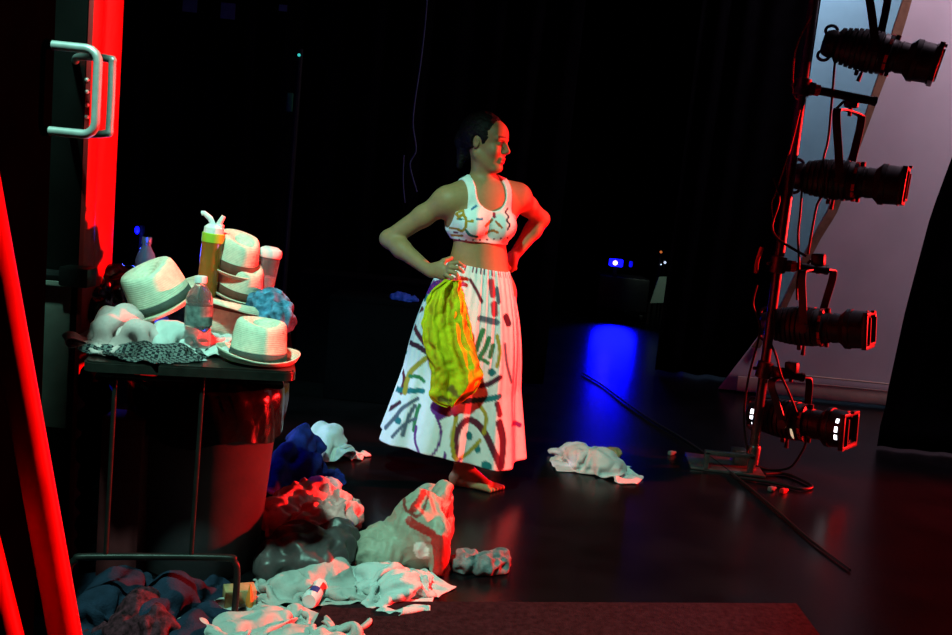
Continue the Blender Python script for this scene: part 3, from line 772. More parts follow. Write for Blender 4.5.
SKS = [(MR, 2.2, [(407, 322), (415, 334), (424, 344)]), (DM, 2.4, [(402, 345), (420, 349), (434, 357)]), (MR, 1.8, [(395, 368), (403, 381), (400, 395)]),
       (DM, 1.6, [(377, 421), (388, 413), (399, 404)]), (MR, 2.8, [(456, 449), (458, 426), (469, 416), (483, 427), (495, 451), (500, 463)]),
       (DM, 3.0, [(501, 465), (503, 440), (499, 421)]), (DM, 2.4, [(476, 384), (488, 383), (500, 377)]), (TE, 2.3, [(387, 395), (403, 392), (423, 390)]),
       (TE, 2.6, [(461, 397), (480, 398), (499, 396)]), (TE, 3.0, [(491, 371), (492.5, 372)]), (TE, 2.6, [(469, 430), (470, 433)]), (TE, 2.6, [(477, 443), (478, 446)]),
       (TE, 3.6, [(485, 460), (488, 462)]), (TE, 3.2, [(396, 420), (398, 421)]), (GY, 2.6, [(480, 318), (488, 320), (497, 323)]), (TE, 4.0, [(418, 291), (422, 300)]),
       (OC, 2.2, [(417, 306), (406, 326), (402, 346)]), (OC, 2.2, [(426, 358), (409, 375), (404, 394)]), (OC, 1.8, [(457, 412), (453, 434), (457, 452), (468, 448), (480, 437)]),
       (OC, 1.6, [(479, 402), (486, 414), (484, 430)]), (GR, 2.4, [(483, 330), (479, 340), (476, 349)]), (GR, 2.2, [(489, 338), (485, 348), (478, 358)]), (GR, 2.0, [(493, 345), (490, 356)]),
       (GY, 1.6, [(384, 431), (395, 418), (403, 408), (418, 398)]), (GY, 1.8, [(403, 434), (408, 418), (415, 405)]), (GR, 1.6, [(414, 428), (417, 412), (420, 404)]), (GY, 1.4, [(392, 437), (404, 424), (416, 417)]),
       (PU, 6.0, [(438, 404), (446, 402)]), (PU, 3.0, [(440, 412), (445, 410)]), (PU, 1.1, [(420, 450), (432, 449), (440, 438), (442, 424), (437, 411)]),
       (PU, 1.2, [(446, 446), (447, 460), (455, 462), (461, 452)]), (PU, 1.2, [(421, 447), (416, 436), (417, 424)]), (MR, 1.3, [(447, 464), (456, 468), (470, 466)]),
       (RD, 2.6, [(491, 282), (493, 296)]), (RD, 3.0, [(494, 305), (495, 314)]), (GY, 1.8, [(497, 290), (499, 303)]), (DM, 2.6, [(506, 318), (509, 326)]), (PU, 2.0, [(514, 428), (521, 433)]),
       (MR, 2.0, [(420, 312), (412, 317)]), (GR, 1.6, [(409, 378), (418, 377), (424, 381)]), (MR, 2.2, [(497, 402), (500, 414)]), (OC, 1.6, [(497, 336), (500, 352), (497, 366)]),
       (MR, 1.3, [(470, 280), (476, 290), (482, 302)]), (TE, 2.0, [(466, 330), (470, 345)]), (GR, 1.6, [(472, 366), (480, 358), (488, 362)]), (GY, 1.2, [(505, 345), (507, 365), (512, 385)])]
sc_ = np.tile(np.array((0.80, 0.80, 0.79)), (len(Vs), 1)); front = Vs[:, 1] < Y0
for col, wd, ln in SKS:
    d = px_dist(Vs, [ln], Y0-0.17)[0]; a = np.clip((wd*0.0043*1.12-d)/0.0022+0.5, 0, 1)[:, None]*0.985
    sel = front; sc_[sel] = sc_[sel]*(1-a[sel])+np.array(col)*a[sel]
rng = np.random.default_rng(3)                                    # the unseen back carries the same kind of brush strokes
for q in range(34):
    cpt = np.array((rng.uniform(-0.3, 0.3), rng.uniform(0.15, 0.9))); ln = [cpt]
    an = rng.uniform(0, 2*PI)
    for s in range(3): an += rng.normal(0, 0.6); ln.append(ln[-1]+0.05*np.array((math.cos(an), math.sin(an))))
    d = dist_poly(Vs[:, [0, 2]], smooth_line([tuple(p) for p in ln])); s_ = (~front) & (d < rng.uniform(0.004, 0.011))
    sc_[s_] = (MR, TE, OC, GR, PU, DM)[q % 6]
wb = np.zeros(len(Vs), bool); wb[:NU*5] = True
th = np.arange(len(Vs)) % NU
sc_[wb & (((th*7)//11+th//9) % 4 == 0)] = (0.20, 0.03, 0.08)
setcol(sk, sc_)

# --- yellow cloth held in the fist (a thing of its own)
rows = [(281, 444, 461), (290, 432, 462), (305, 425.5, 466), (322, 422, 470), (345, 424, 475), (360, 429, 479), (372, 431, 482), (384, 430, 481), (394, 431, 474), (401, 437, 464), (405, 446, 456)]
ry_, rl, rr = (np.array([r[i] for r in rows], float) for i in range(3))
NU2, NV2 = 130, 100; Vy = []
for j in range(NV2+1):
    v = j/NV2; py = lerp(281, 405, v); l = np.interp(py, ry_, rl); r = np.interp(py, ry_, rr)
    thick = (0.020+0.022*math.sin(PI*min(1, v*1.1)))*(1 if v < 0.93 else max(0.25, (1-v)/0.07)); gather = 1-v*0.75
    for i in range(NU2):
        th_ = 2*PI*i/NU2; s = -math.cos(th_); px = (l+r)/2+(r-l)/2*s
        dy = -math.sin(th_)*thick
        cr = 0.020*math.sin(s*(6.5-2*v)+v*2.6+0.8*math.sin(v*4))+(0.010-0.007*v)*math.sin(s*14-v*3.4+2*math.sin(v*3))+0.012*math.sin(s*4+v*11)*v
        yc = Y0-0.235-0.055*min(1, v*1.4)
        p = at(px, py+2.0*math.sin(s*5+1)*v, yc+dy+cr*(1 if math.sin(th_) > 0 else 0.7)*math.sqrt(max(0.0, 1-s*s)))
        Vy.append((p.x, p.y, p.z))
Vy = np.array(Vy)
Fy = [(j*NU2+i, (j+1)*NU2+i, (j+1)*NU2+(i+1) % NU2, j*NU2+(i+1) % NU2) for j in range(NV2) for i in range(NU2)]
n_ = len(Vy); Vy = np.vstack([Vy, Vy[:NU2].mean(0), Vy[-NU2:].mean(0)])
Fy = np.array(Fy); Ny = normals(Vy, Fy); Vy = crumple(Vy, 0.009, 15, 8, Vector((0.35, 0, 0.94)), None, -Ny); Vy = buckle(Vy, Fy, 1.16, 120, 0.02, 0.2, None, 5); Vy[n_] = Vy[:NU2].mean(0); Vy[n_+1] = Vy[n_-NU2:n_].mean(0)
me = bpy.data.meshes.new('yellow_cloth')
me.from_pydata(Vy.tolist(), [], Fy.tolist()+[(n_, i, (i+1) % NU2) for i in range(NU2)]+[(n_+1, n_-NU2+(i+1) % NU2, n_-NU2+i) for i in range(NU2)]); me.update()
yc_ = np.tile(np.array((0.66, 0.62, 0.012)), (len(Vy), 1))
for i, p in enumerate(Vy):
    n1 = mnoise.noise(Vector(p)*9+Vector((3, 0, 0)))
    yc_[i] *= (1+0.25*n1)
    if n1 > 0.25: yc_[i] = yc_[i]*0.6+np.array((0.55, 0.32, 0.01))*0.4
for col, wd, ln in (((0.16, 0.06, 0.03), 0.020, [(452, 390), (460, 396)]), ((0.16, 0.06, 0.03), 0.010, [(440, 398), (450, 401)]), ((0.62, 0.24, 0.01), 0.009, [(457, 284), (455, 296), (451, 306)]),
                    ((0.45, 0.26, 0.01), 0.010, [(445, 300), (443, 320)]), ((0.40, 0.22, 0.01), 0.008, [(466, 322), (474, 350), (478, 366)])):
    d = px_dist(Vy, [ln], Y0-0.29)[0]; d = d+np.array([mnoise.noise(Vector(q)*26)*0.016+mnoise.noise(Vector(q)*60)*0.006 for q in Vy])
    a = np.clip((wd*0.8-d)/0.008+0.5, 0, 1)[:, None]*0.85; yc_ = yc_*(1-a)+np.array(col)*a
o = link_mesh('yellow_cloth', me, M['yellow']); setcol(o, yc_); rebase(o, Vy[:, :].min(0)+np.array((0.1, 0.05, 0)))
tag(o, 'bunched yellow cloth hanging from the dancer\'s fist over her skirt', 'cloth')

# ================================================================== the prop table
TZ = 0.74
fl_, fr_ = onz(82, 361, TZ), onz(296, 372, TZ)
tu = (fr_-fl_).normalized(); tv = Vector((-tu.y, tu.x, 0)); tw = (fr_-fl_).length; td = 0.82
def tp(u, v, z=TZ): q = fl_+tu*u+tv*v; return Vector((q.x, q.y, z))
tbl = empty('prop_table', tp(tw/2, td/2, 0), 'black laminate table on thin metal legs heaped with hats and clothes', 'table', rot=(0, 0, math.atan2(tu.y, tu.x)))
bm = bmesh.new(); R_ = 0.035; pts = []
for cx, cy, a0 in ((tw/2-R_, td/2-R_, 0), (-tw/2+R_, td/2-R_, 90), (-tw/2+R_, -td/2+R_, 180), (tw/2-R_, -td/2+R_, 270)):
    for k in range(6):
        a = math.radians(a0+k*18); pts.append((cx+R_*math.cos(a), cy+R_*math.sin(a), TZ-0.028))
f = bm.faces.new([bm.verts.new(p) for p in pts]); r = bmesh.ops.extrude_face_region(bm, geom=[f])
bmesh.ops.translate(bm, verts=[v for v in r['geom'] if isinstance(v, bmesh.types.BMVert)], vec=(0, 0, 0.028))
top_edges = [e for e in bm.edges if all(v.co.z > TZ-0.001 for v in e.verts)]
bmesh.ops.bevel(bm, geom=top_edges, offset=0.005, segments=2, affect='EDGES')
from_bm('tabletop', bm, M['tabletop'], tbl)
bm = bmesh.new(); zz_ = TZ-0.045
add_tube(bm, [(-tw/2+0.04, -td/2+0.03, zz_), (tw/2-0.04, -td/2+0.03, zz_), (tw/2-0.04, td/2-0.04, zz_), (-tw/2+0.04, td/2-0.04, zz_)], 0.013, closed=True)
from_bm('under_frame', bm, M['pipe'], tbl)
def tl(px, py):           # photo point on the table's front plane -> table space
    d = ray(px, py); n = tv; t = ((tp(0, 0.03)-EYE).dot(n))/d.dot(n); q = EYE+d*t
    return Vector(((q-tbl.location).dot(tu), -td/2+0.03, q.z))
barz = tl(150, 557).z; xr = tl(238, 560).x
for px in (113, 200):
    x = tl(px, 430).x
    tube_obj('leg', [(x, -td/2+0.03, TZ-0.03), (x-0.004, -td/2+0.03, barz)], 0.0065, M['pipe'], tbl)
for x in (tl(100, 430).x, tw/2-0.06):
    tube_obj('leg', [(x, td/2-0.05, TZ-0.03), (x, td/2-0.05, 0.002)], 0.013, M['pipe'], tbl)
xl_ = tl(80, 557).x
tube_obj('foot_rail', bez([(xl_-0.03, -td/2+0.03, 0.002), (xl_-0.03, -td/2+0.03, barz-0.05), (xl_-0.012, -td/2+0.03, barz-0.01), (xl_+0.03, -td/2+0.03, barz),
                       (xr-0.05, -td/2+0.03, barz), (xr-0.012, -td/2+0.03, barz-0.012), (xr, -td/2+0.03, barz-0.05), (xr, -td/2+0.03, 0.002)], 6), 0.010, M['pipe'], tbl)

# grey bin with a black liner, under the right end of the table
bp = at(205, 470, 2.88); bz = 0.585
b = empty('waste_bin', (bp.x, bp.y, 0), 'grey tapered plastic bin with black liner under the table end', 'bin')
rt = (at(277, 430, 2.88).x-bp.x); rb_ = rt*0.80
bm = bmesh.new(); add_lathe(bm, [(0, 0.002), (rb_, 0.002), (rb_+0.006, 0.012), (rt, bz), (rt+0.012, bz+0.004), (rt+0.012, bz+0.016), (rt-0.006, bz+0.016), (rb_-0.004, 0.02), (0, 0.02)], 48)
from_bm('bin_body', bm, M['bin'], b)
bm = bmesh.new(); prof = [(rt-0.02, bz-0.1), (rt+0.004, bz+0.03), (rt+0.02, bz+0.024), (rt+0.021, bz-0.02), (rt+0.016, bz-0.08), (rt+0.011, bz-0.135)]
add_lathe(bm, prof, 96)
for v in bm.verts:
    a = math.atan2(v.co.y, v.co.x); k = 1+0.018*math.sin(a*17+v.co.z*30)+0.012*math.sin(a*31+v.co.z*50)
    v.co.x *= k; v.co.y *= k; v.co.z += 0.012*math.sin(a*5)*(1 if v.co.z < bz-0.1 else 0)
from_bm('bin_liner', bm, M['liner'], b, sharp=80)
# dark red box behind the front legs
q = at(133, 465, 2.66)
bm = bmesh.new(); add_box(bm, (q.x-0.10, 2.66, 0), (q.x+0.025, 2.76, at(133, 419, 2.66).z), 0.006)
o = from_bm('storage_box', bm, M['darkredbox']); rebase(o, (q.x, 2.71, 0)); tag(o, 'dark red upright box under the table left of the bin', 'box')
# blue cloth bundle at the table's back left leg
rag('blue_bag', [ab(98, 405, 3.25, 13, 22, 0.07), ab(94, 440, 3.25, 14, 40, 0.08), ab(96, 485, 3.25, 16, 50, 0.09)], M['navy'],
    'blue soft bag standing under the left end of the table', 'bag', seed=3, amp=0.014)

rag('shade_cover_sack', [ab(94, 385, 2.74, 11, 22, 0.04), ab(95, 430, 2.74, 13, 40, 0.05), ab(96, 490, 2.74, 14, 50, 0.05), ab(96, 540, 2.74, 14, 40, 0.06)], M['drape'],  # added sack hides the red-lit frame foot, standing in for shade
    'tall black sack added in place of shade at the left end of the table', 'bag', seed=6, amp=0.014, k=0.05)
bm = bmesh.new(); add_box(bm, (-0.15, -0.12, 0), (0.15, 0.12, 0.66), 0.01); add_box(bm, (-0.155, -0.125, 0.60), (0.155, 0.125, 0.665), 0.006)
o = from_bm('light_block_crate', bm, M['drape']); o.location = (-0.98, 3.36, 0); tag(o, 'unseen black crate added behind the table to block the red beam', 'crate')  # added, unseen; keeps the red beam off the lower door frame
# hats
def hat(px, py, Y, lean=0, tilt=0, band='band_dark', label='', s=1.0, spin=0.0, z=None, brimup=0.012, crown_h=0.108, bf=1.0, band_h=0.026):
    c = at(px, py, Y)
    if z is not None: c.z = z
    e = empty('straw_hat', c, label, 'hat', 'straw hats on the prop table')
    e.matrix_world = Matrix.Translation(c) @ Matrix.Rotation(math.radians(lean), 4, 'Y') @ Matrix.Rotation(math.radians(tilt), 4, 'X') @ Matrix.Rotation(spin, 4, 'Z') @ Matrix.Scale(s, 4)
    SEG = 56; sx, sy = 0.080, 0.094
    def ring(r, z, dent=0.0, lift=0.0):
        out = []
        for k in range(SEG):
            a = 2*PI*k/SEG; x, y = sx*r*math.cos(a), sy*r*math.sin(a)
            zz = z+lift*(0.55+0.45*math.cos(2*a))
            if dent: zz -= dent*math.exp(-((x/0.030)**2+((y+0.008)/0.055)**2)); 
            out.append((x, y, zz))
        return out
    def build(name, rings, m, close=True, th=0.0022, par=None):
        bm = bmesh.new(); R = [[bm.verts.new(p) for p in rg] for rg in rings]
        for A, B_ in zip(R, R[1:]):
            for k in range(SEG): bm.faces.new((A[k], A[(k+1) % SEG], B_[(k+1) % SEG], B_[k]))
        if close: bm.faces.new(R[-1])
        o = from_bm(name, bm, m, par or e, sharp=180); md = o.modifiers.new('thickness', 'SOLIDIFY'); md.thickness = th; md.offset = 1; return o
    hgt = crown_h
    rr = [ring(1.0, 0), ring(0.985, 0.02), ring(0.965, 0.045), ring(0.935, 0.07), ring(0.90, hgt-0.018), ring(0.86, hgt-0.006), ring(0.80, hgt)]
    for t in (0.70, 0.60, 0.50, 0.40, 0.30, 0.20, 0.10, 0.04): rr.append(ring(t, hgt+0.002, 0.026*min(1, (0.8-t)/0.4)))
    # pinched front of the crown
    for rg in rr[2:]:
        for i, (x, y, zz) in enumerate(rg):
            if y < 0: rg[i] = (x*(1-0.22*(zz/hgt)*min(1, -y/0.07)), y, zz-0.010*(zz/hgt)*min(1, -y/0.07))
    crown = build('crown', rr, M['straw'])
    build('band', [ring(1.018, 0.004), ring(1.008, 0.014), ring(0.998, band_h)], M[band], False, 0.0016, crown)
    br = [ring(1+(r_-1)*bf, z_, 0, l_) for r_, z_, l_ in ((1.0, 0.001, 0), (1.12, -0.002, 0), (1.26, -0.002, 0), (1.38, 0.002, brimup*0.4), (1.46, 0.007, brimup), (1.475, 0.010, brimup*1.15))]
    build('brim', br, M['straw'], False)
    return e
hat(258, 352, 2.60, 3, -2, 'band_dark', 'pale straw hat with thin dark band standing upright at the table\'s front right corner', 0.98, 0.4, z=TZ+0.006, brimup=0.016)
hat(164, 304, 2.80, -26, 14, 'band_dark', 'pale straw hat with broad grey band tilted on the white clothes at left', 1.14, 0.3)
hat(237, 292, 2.98, 14, 10, 'band_brown', 'straw hat at the bottom of the stack of two behind the drink bottles', 0.92, 0.8, brimup=0.0, bf=0.5, band_h=0.034)
hat(233, 267, 2.98, 14, 10, 'band_brown', 'straw hat with brown band on top of the stack of two', 0.92, 0.8, crown_h=0.112, brimup=0.0, bf=0.5, band_h=0.040)
hat(230, 302, 2.88, 188, 8, 'band_brown', 'upturned straw hat with its brim up between clear bottle and blue clothes', 0.98, 0.2)

# clothes on the table
rag('blue_clothes', [ab(205, 302, 2.98, 20, 20, 0.07), ab(235, 306, 3.02, 36, 22, 0.09), ab(268, 312, 2.92, 22, 22, 0.08), ab(282, 318, 2.85, 12, 16, 0.05), ab(186, 312, 2.98, 14, 14, 0.07)], M['blueprint'],
    'heap of blue printed clothes under the stacked hats', 'clothes', amp=0.012, sc=20, seed=11, zmin=TZ+0.002, h=0.007)
sheet('white_shirt', [ab(122, 320, 2.66, 20, 15, 0.06, 0.3), ab(106, 330, 2.60, 11, 13, 0.05), ab(136, 332, 2.58, 15, 8, 0.04)], M['pinkish'],
    'crumpled pale pink shirt at the left end of the table', 'clothes', (0.44, 0.38), (46, 38), 0.3, (0.36, 0.40), 7, TZ, height=0.12)
sheet('checked_cloth', [ab(154, 352, 2.50, 22, 3.5, 0.05), ab(134, 352, 2.50, 11, 3.5, 0.04), ab(174, 351, 2.52, 10, 3.5, 0.04)], M['netting'],
    'dark checked cloth lying along the table edge in front of the pink shirt', 'clothes', (0.36, 0.24), (44, 30), 0.08, (0.48, 0.36), 5, TZ, height=0.07)
sheet('white_cloth', [ab(178, 329, 2.66, 18, 7, 0.05), ab(215, 330, 2.70, 14, 6, 0.05), ab(163, 333, 2.62, 10, 6, 0.04)], M['white'],
    'white cloth lying under the clear bottle and the tilted hat', 'clothes', (0.44, 0.34), (44, 32), 0.1, (0.42, 0.36), 9, TZ, height=0.08)
rag('black_bag', [ab(112, 292, 3.02, 18, 26, 0.07), ab(98, 308, 2.92, 15, 20, 0.07), ab(125, 276, 3.1, 10, 10, 0.06)], M['liner'],
    'black bag at the back left corner of the table beside the red-lit door frame', 'bag', amp=0.014, sc=14, seed=2, zmin=TZ+0.002, h=0.008)
for i, (a, b2, lab) in enumerate((((188, 351), (203, 361), 'small white paper tag beside the clear bottle'), ((228, 360), (247, 364), 'small greenish paper scrap in front of the upright hat'))):
    p, q2 = onz(*a, TZ+0.002), onz(*b2, TZ+0.002); d = (q2-p); n2 = Vector((-d.y, d.x, 0)).normalized()*0.012
    bm = bmesh.new(); vs = [bm.verts.new(v) for v in (p-n2, q2-n2, q2+n2, p+n2)]; f = bm.faces.new(vs)
    r = bmesh.ops.extrude_face_region(bm, geom=[f]); bmesh.ops.translate(bm, verts=[v for v in r['geom'] if isinstance(v, bmesh.types.BMVert)], vec=(0, 0, 0.0015))
    o = from_bm('paper_tag', bm, M['paper'] if i == 0 else M['limeplastic']); rebase(o, (p+q2)/2); tag(o, lab, 'paper')

# bottles and cups
def bottle(name, px, Y, ztop_py, wpx, zb, label, m, capm, labelm=None, cat='bottle', liquid=False):
    s = Y/FPX; base_x = at(px, ztop_py, Y); Ht = base_x.z-zb; r = wpx*s/2
    e = empty(name, (base_x.x, Y, zb), label, cat)
    P = [(0, 0.004), (r*0.7, 0.0), (r*0.96, 0.006), (r, 0.02)]
    hb = Ht*0.66
    for k in range(1, 9):
        z = 0.02+(hb-0.02)*k/8; P.append((r*(0.95 if k % 2 else 1.0), z-(hb-0.02)/32)); P.append((r*(0.95 if k % 2 else 1.0), z))
    P += [(r*0.97, hb+Ht*0.05), (r*0.8, hb+Ht*0.13), (r*0.5, hb+Ht*0.20), (r*0.40, hb+Ht*0.235), (r*0.40, Ht*0.93)]
    bm = bmesh.new(); add_lathe(bm, P, 28); body_ = from_bm('bottle_body', bm, m, e, sharp=60)
    bm = bmesh.new(); add_lathe(bm, [(0, Ht), (r*0.44, Ht), (r*0.47, Ht-0.003), (r*0.47, Ht*0.915), (r*0.42, Ht*0.915)], 20); from_bm('bottle_cap', bm, capm, e)
    if labelm:
        bm = bmesh.new(); add_lathe(bm, [(r*1.01, Ht*0.36), (r*1.012, Ht*0.62)], 28); from_bm('bottle_label', bm, labelm, body_)
    return e
cb = onz(200, 352, TZ+0.001)
bottle('water_bottle', 201, cb.y, 276, 27, TZ+0.002, 'clear plastic water bottle with white cap near the table\'s front edge', M['plastic_clear'], M['whiteplastic'], M['label_dark'])
bottle('water_bottle', 147, 3.12, 237, 21, TZ+0.002, 'blue tinted water bottle behind the tilted hat', M['plastic_bluebottle'], M['plastic_bluebottle'])
# amber tumbler with lime collar and a white flip straw
Y = 2.90; t = at(206, 241, Y); zb = TZ+0.05; r = 10.5*Y/FPX
e = empty('tumbler', (at(205, 290, Y).x, Y, zb), 'amber tumbler with lime collar and white flip straw lid', 'tumbler', rot=(0, math.radians(3.5), 0))
Hh = t.z-zb
bm = bmesh.new(); add_lathe(bm, [(0, 0), (r*0.86, 0), (r*0.92, 0.01), (r*0.98, Hh*0.6), (r, Hh), (0, Hh)], 28); from_bm('tumbler_body', bm, M['juice'], e)
bm = bmesh.new(); add_lathe(bm, [(r*0.98, Hh-0.002), (r*1.06, Hh), (r*1.06, Hh+0.026), (r*0.98, Hh+0.028), (0, Hh+0.028)], 28); from_bm('collar', bm, M['limeplastic'], e)
bm = bmesh.new(); add_lathe(bm, [(r*0.95, Hh+0.028), (r*0.92, Hh+0.045), (r*0.6, Hh+0.055), (0, Hh+0.056)], 28)
add_box(bm, (r*0.15, -0.012, Hh+0.045), (r*0.85, 0.012, Hh+0.058), 0.003, None)
from_bm('lid', bm, M['whiteplastic'], e)
tube_obj('flip_straw', [(-r*0.1, 0, Hh+0.05), (-r*0.5, 0, Hh+0.072), (-r*1.15, 0, Hh+0.085), (-r*1.35, 0, Hh+0.083)], [0.009, 0.009, 0.008, 0.008], M['whiteplastic'], e, 12)
tube_obj('carry_loop', [(r*0.3, 0, Hh+0.05), (r*0.75, 0, Hh+0.085)], [0.010, 0.007], M['whiteplastic'], e, 12)
# clear cup with a lid
Y = 3.02; zt = at(265, 246, Y).z; zb = TZ+0.075; r = 11.0*Y/FPX; Hh = zt-zb
e = empty('lidded_cup', (at(263, 270, Y).x, Y, zb), 'clear lidded cup standing right of the stacked hats', 'cup', rot=(0, math.radians(6), 0))
bm = bmesh.new(); add_lathe(bm, [(0, 0), (r*0.78, 0), (r*0.80, 0.004), (r*0.97, Hh-0.03), (r*0.93, Hh-0.03), (r*0.76, 0.006), (0, 0.006)], 28); from_bm('cup_body', bm, M['plastic_clear'], e)
bm = bmesh.new(); add_lathe(bm, [(r*1.0, Hh-0.034), (r*1.06, Hh-0.030), (r*1.06, Hh-0.016), (r*0.97, Hh-0.008), (r*0.6, Hh), (0, Hh)], 28); from_bm('lid', bm, M['whiteplastic'], e)
bm = bmesh.new(); add_lathe(bm, [(0, 0.008), (r*0.74, 0.008), (r*0.86, Hh*0.55), (0, Hh*0.55)], 24); from_bm('drink', bm, M['pinkish'], e)

# blue running light on its stand behind the table
e = empty('clip_lamp', (-1.40, 3.74, 0), 'small blue running light on a thin black stand behind the table', 'lamp')
zl = at(137, 230, 3.72).z; xl2 = at(137, 230, 3.72).x+1.40
bm = bmesh.new(); add_tube(bm, [(xl2, 0.03, 0.0), (xl2, 0.03, zl-0.02)], 0.008); add_lathe(bm, [(0, 0), (0.12, 0), (0.12, 0.012), (0, 0.016)], 24, Matrix.Translation((xl2, 0, 0.0))); from_bm('stand', bm, M['drape'], e)
bm = bmesh.new(); add_box(bm, (xl2-0.014, 0.0, zl-0.02), (xl2+0.014, 0.035, zl+0.02), 0.006); from_bm('housing', bm, M['drape'], e)
bm = bmesh.new(); bmesh.ops.create_uvsphere(bm, u_segments=14, v_segments=8, radius=0.012, matrix=Matrix.Translation((xl2, -0.02, zl)) @ Matrix.Diagonal((0.8, 0.6, 1.3, 1))); from_bm('lens', bm, M['bluelamp'], e)

# slanting rails in the left foreground, the red light on them painted in
def rail(a, b2, Y1, Y2, r, label):
    p, q2 = at(*a, Y1), at(*b2, Y2); d = q2-p; q2 = p+d*((p.z-0.004)/(p.z-q2.z)); p = p-d*0.55
    o = tube_obj('slanting_rail', [p+(q2-p)*k/20 for k in range(21)], r, M['redlit'], None, 24); rebase(o, q2); return tag(o, label, 'rail', None)
rail((-2, 262), (66, 640), 1.02, 0.98, 0.0175, 'long red-lit tubular rail slanting down at the left edge of the picture')
rail((-12, 560), (10, 650), 0.92, 0.90, 0.016, 'red-lit rail only just in view in the bottom left corner')

# ================================================================== on the floor
sheet('white_cloth', [fb(328, 442, 15, 18, 0.08), fb(320, 440, 8, 18, 0.05), fb(338, 436, 10, 14, 0.06), fb(344, 455, 9, 9, 0.05)], M['white'],
    'crumpled white cloth on the floor left of the skirt, lit blue on one side', 'cloth', (0.50, 0.46), (50, 46), 0.5, (0.32, 0.34), 41, height=0.2)
sheet('dark_blue_cloth', [fb(287, 462, 14, 22, 0.10), fb(302, 450, 12, 26, 0.10), fb(310, 468, 10, 18, 0.08), fb(280, 474, 8, 16, 0.08)], M['navy'],
    'dark blue cloth heap on the floor between bin and white cloth', 'clothes', (0.60, 0.50), (48, 40), 0.9, (0.42, 0.42), 22, height=0.2)
rag('tulle_skirt', [fb(305, 506, 26, 22, 0.14), fb(322, 500, 18, 20, 0.12), fb(340, 518, 20, 24, 0.12), fb(282, 516, 18, 22, 0.12), fb(316, 530, 26, 22, 0.12)], M['tulle'],
    'ruffled pink tulle heap beside the bin', 'clothes', g=1.14, kb=0.10, amp=0.045, sc=15, seed=23, h=0.009)
rag('plastic_sack', [fb(300, 552, 34, 26, 0.13), fb(335, 546, 22, 24, 0.11), fb(275, 560, 18, 20, 0.10), fb(318, 560, 30, 22, 0.10)], M['greybag'],
    'smoky translucent plastic sack in front of the pink tulle', 'bag', g=1.10, kb=0.12, amp=0.036, sc=10, seed=24, h=0.009, fold=Vector((0.5, 0, 0.86)))
sheet('white_shirt', [fb(322, 576, 26, 15, 0.07), fb(290, 586, 24, 10, 0.05), fb(338, 576, 12, 13, 0.05)], M['offwhite'],
    'offwhite shirt lying in front of the smoky plastic sack', 'clothes', (0.56, 0.42), (56, 42), -0.1, (0.46, 0.30), 25, height=0.14)
# printed carrier bag
balls = [fb(418, 530, 30, 40, 0.13), fb(440, 516, 16, 38, 0.08), fb(390, 546, 32, 24, 0.13), fb(428, 508, 22, 26, 0.09), fb(372, 552, 14, 18, 0.08), fb(440, 545, 11, 32, 0.07)]
o = rag('carrier_bag', balls, M['bagcolour'], 'large pale plastic carrier bag with red printing on the floor', 'bag', g=1.14, kb=0.2, amp=0.024, sc=8, seed=26, k=0.03, h=0.0055, fold=Vector((0.2, 0, 1)).normalized())
Vb = np.array([v.co for v in o.data.vertices])+np.array(o.location); fr = Vb[:, 1] < np.mean([b3[0][1] for b3 in balls])+0.02
cb_ = np.tile(np.array((0.40, 0.37, 0.30)), (len(Vb), 1)); Yb = float(np.median(Vb[:, 1]))-0.08
def bagcolour(col, wd, line):
    q3 = [at(x, y, Yb) for x, y in line]; d = dist_poly(Vb[:, [0, 2]], smooth_line([(v.x, v.z) for v in q3])); cb_[(d < wd) & fr] = col
RDP = (0.50, 0.035, 0.03)
for k, (wd, ln) in enumerate(((0.014, [(412, 512), (423, 517), (434, 523)]), (0.006, [(408, 504), (403, 497), (404, 489), (412, 485), (421, 486)]), (0.010, [(414, 502), (420, 497), (426, 490), (424, 486)]),
                ((0.005, [(408, 504), (416, 507), (424, 504), (428, 496)])))):
    bagcolour(RDP if k in (0, 2) else (0.30, 0.06, 0.05), wd, ln)
bagcolour((0.85, 0.88, 0.86), 0.022, [(422, 536), (425, 543)])
bagcolour(RDP, 0.028, [(441, 530), (444, 550), (440, 570)])  # broad red band down the right side of the bag
setcol(o, cb_)
sheet('white_shirt', [fb(380, 576, 19, 12, 0.06), fb(400, 586, 20, 13, 0.06), fb(418, 582, 9, 9, 0.04), fb(366, 574, 8, 10, 0.04)], M['white'],
    'white shirt lying in front of the printed carrier bag', 'clothes', (0.46, 0.40), (50, 44), -0.5, (0.38, 0.32), 27, height=0.14)
rag('grey_sock', [fb(466, 562, 15, 11, 0.05), fb(486, 564, 16, 11, 0.05), fb(500, 561, 10, 11, 0.05)], M['sock'],
    'grey rolled sock on the floor right of the carrier bag', 'sock', amp=0.014, sc=18, seed=28, h=0.006)
sheet('white_cloth', [fb(582, 456, 17, 12, 0.09), fb(600, 462, 18, 12, 0.09), fb(613, 468, 12, 8, 0.07), fb(570, 453, 9, 8, 0.06)], M['white'],
    'crumpled white cloth on the bare floor right of the skirt', 'cloth', (0.60, 0.50), (58, 48), -0.3, (0.36, 0.32), 29, height=0.16)
rag('brown_rag', [fb(612, 454, 8, 6, 0.04)], M['brownbox'], 'little brown scrap behind the white cloth on the bare floor', 'cloth', amp=0.02, sc=20, seed=30, h=0.006)
sheet('white_sheet', [fb(236, 628, 24, 9, 0.07), fb(262, 622, 22, 10, 0.07), fb(290, 640, 22, 9, 0.06), fb(328, 646, 20, 9, 0.06)], M['offwhite'],
    'pale sheet lying along the bottom edge of the picture', 'cloth', (0.70, 0.44), (64, 42), -0.25, (0.56, 0.40), 31, height=0.10)
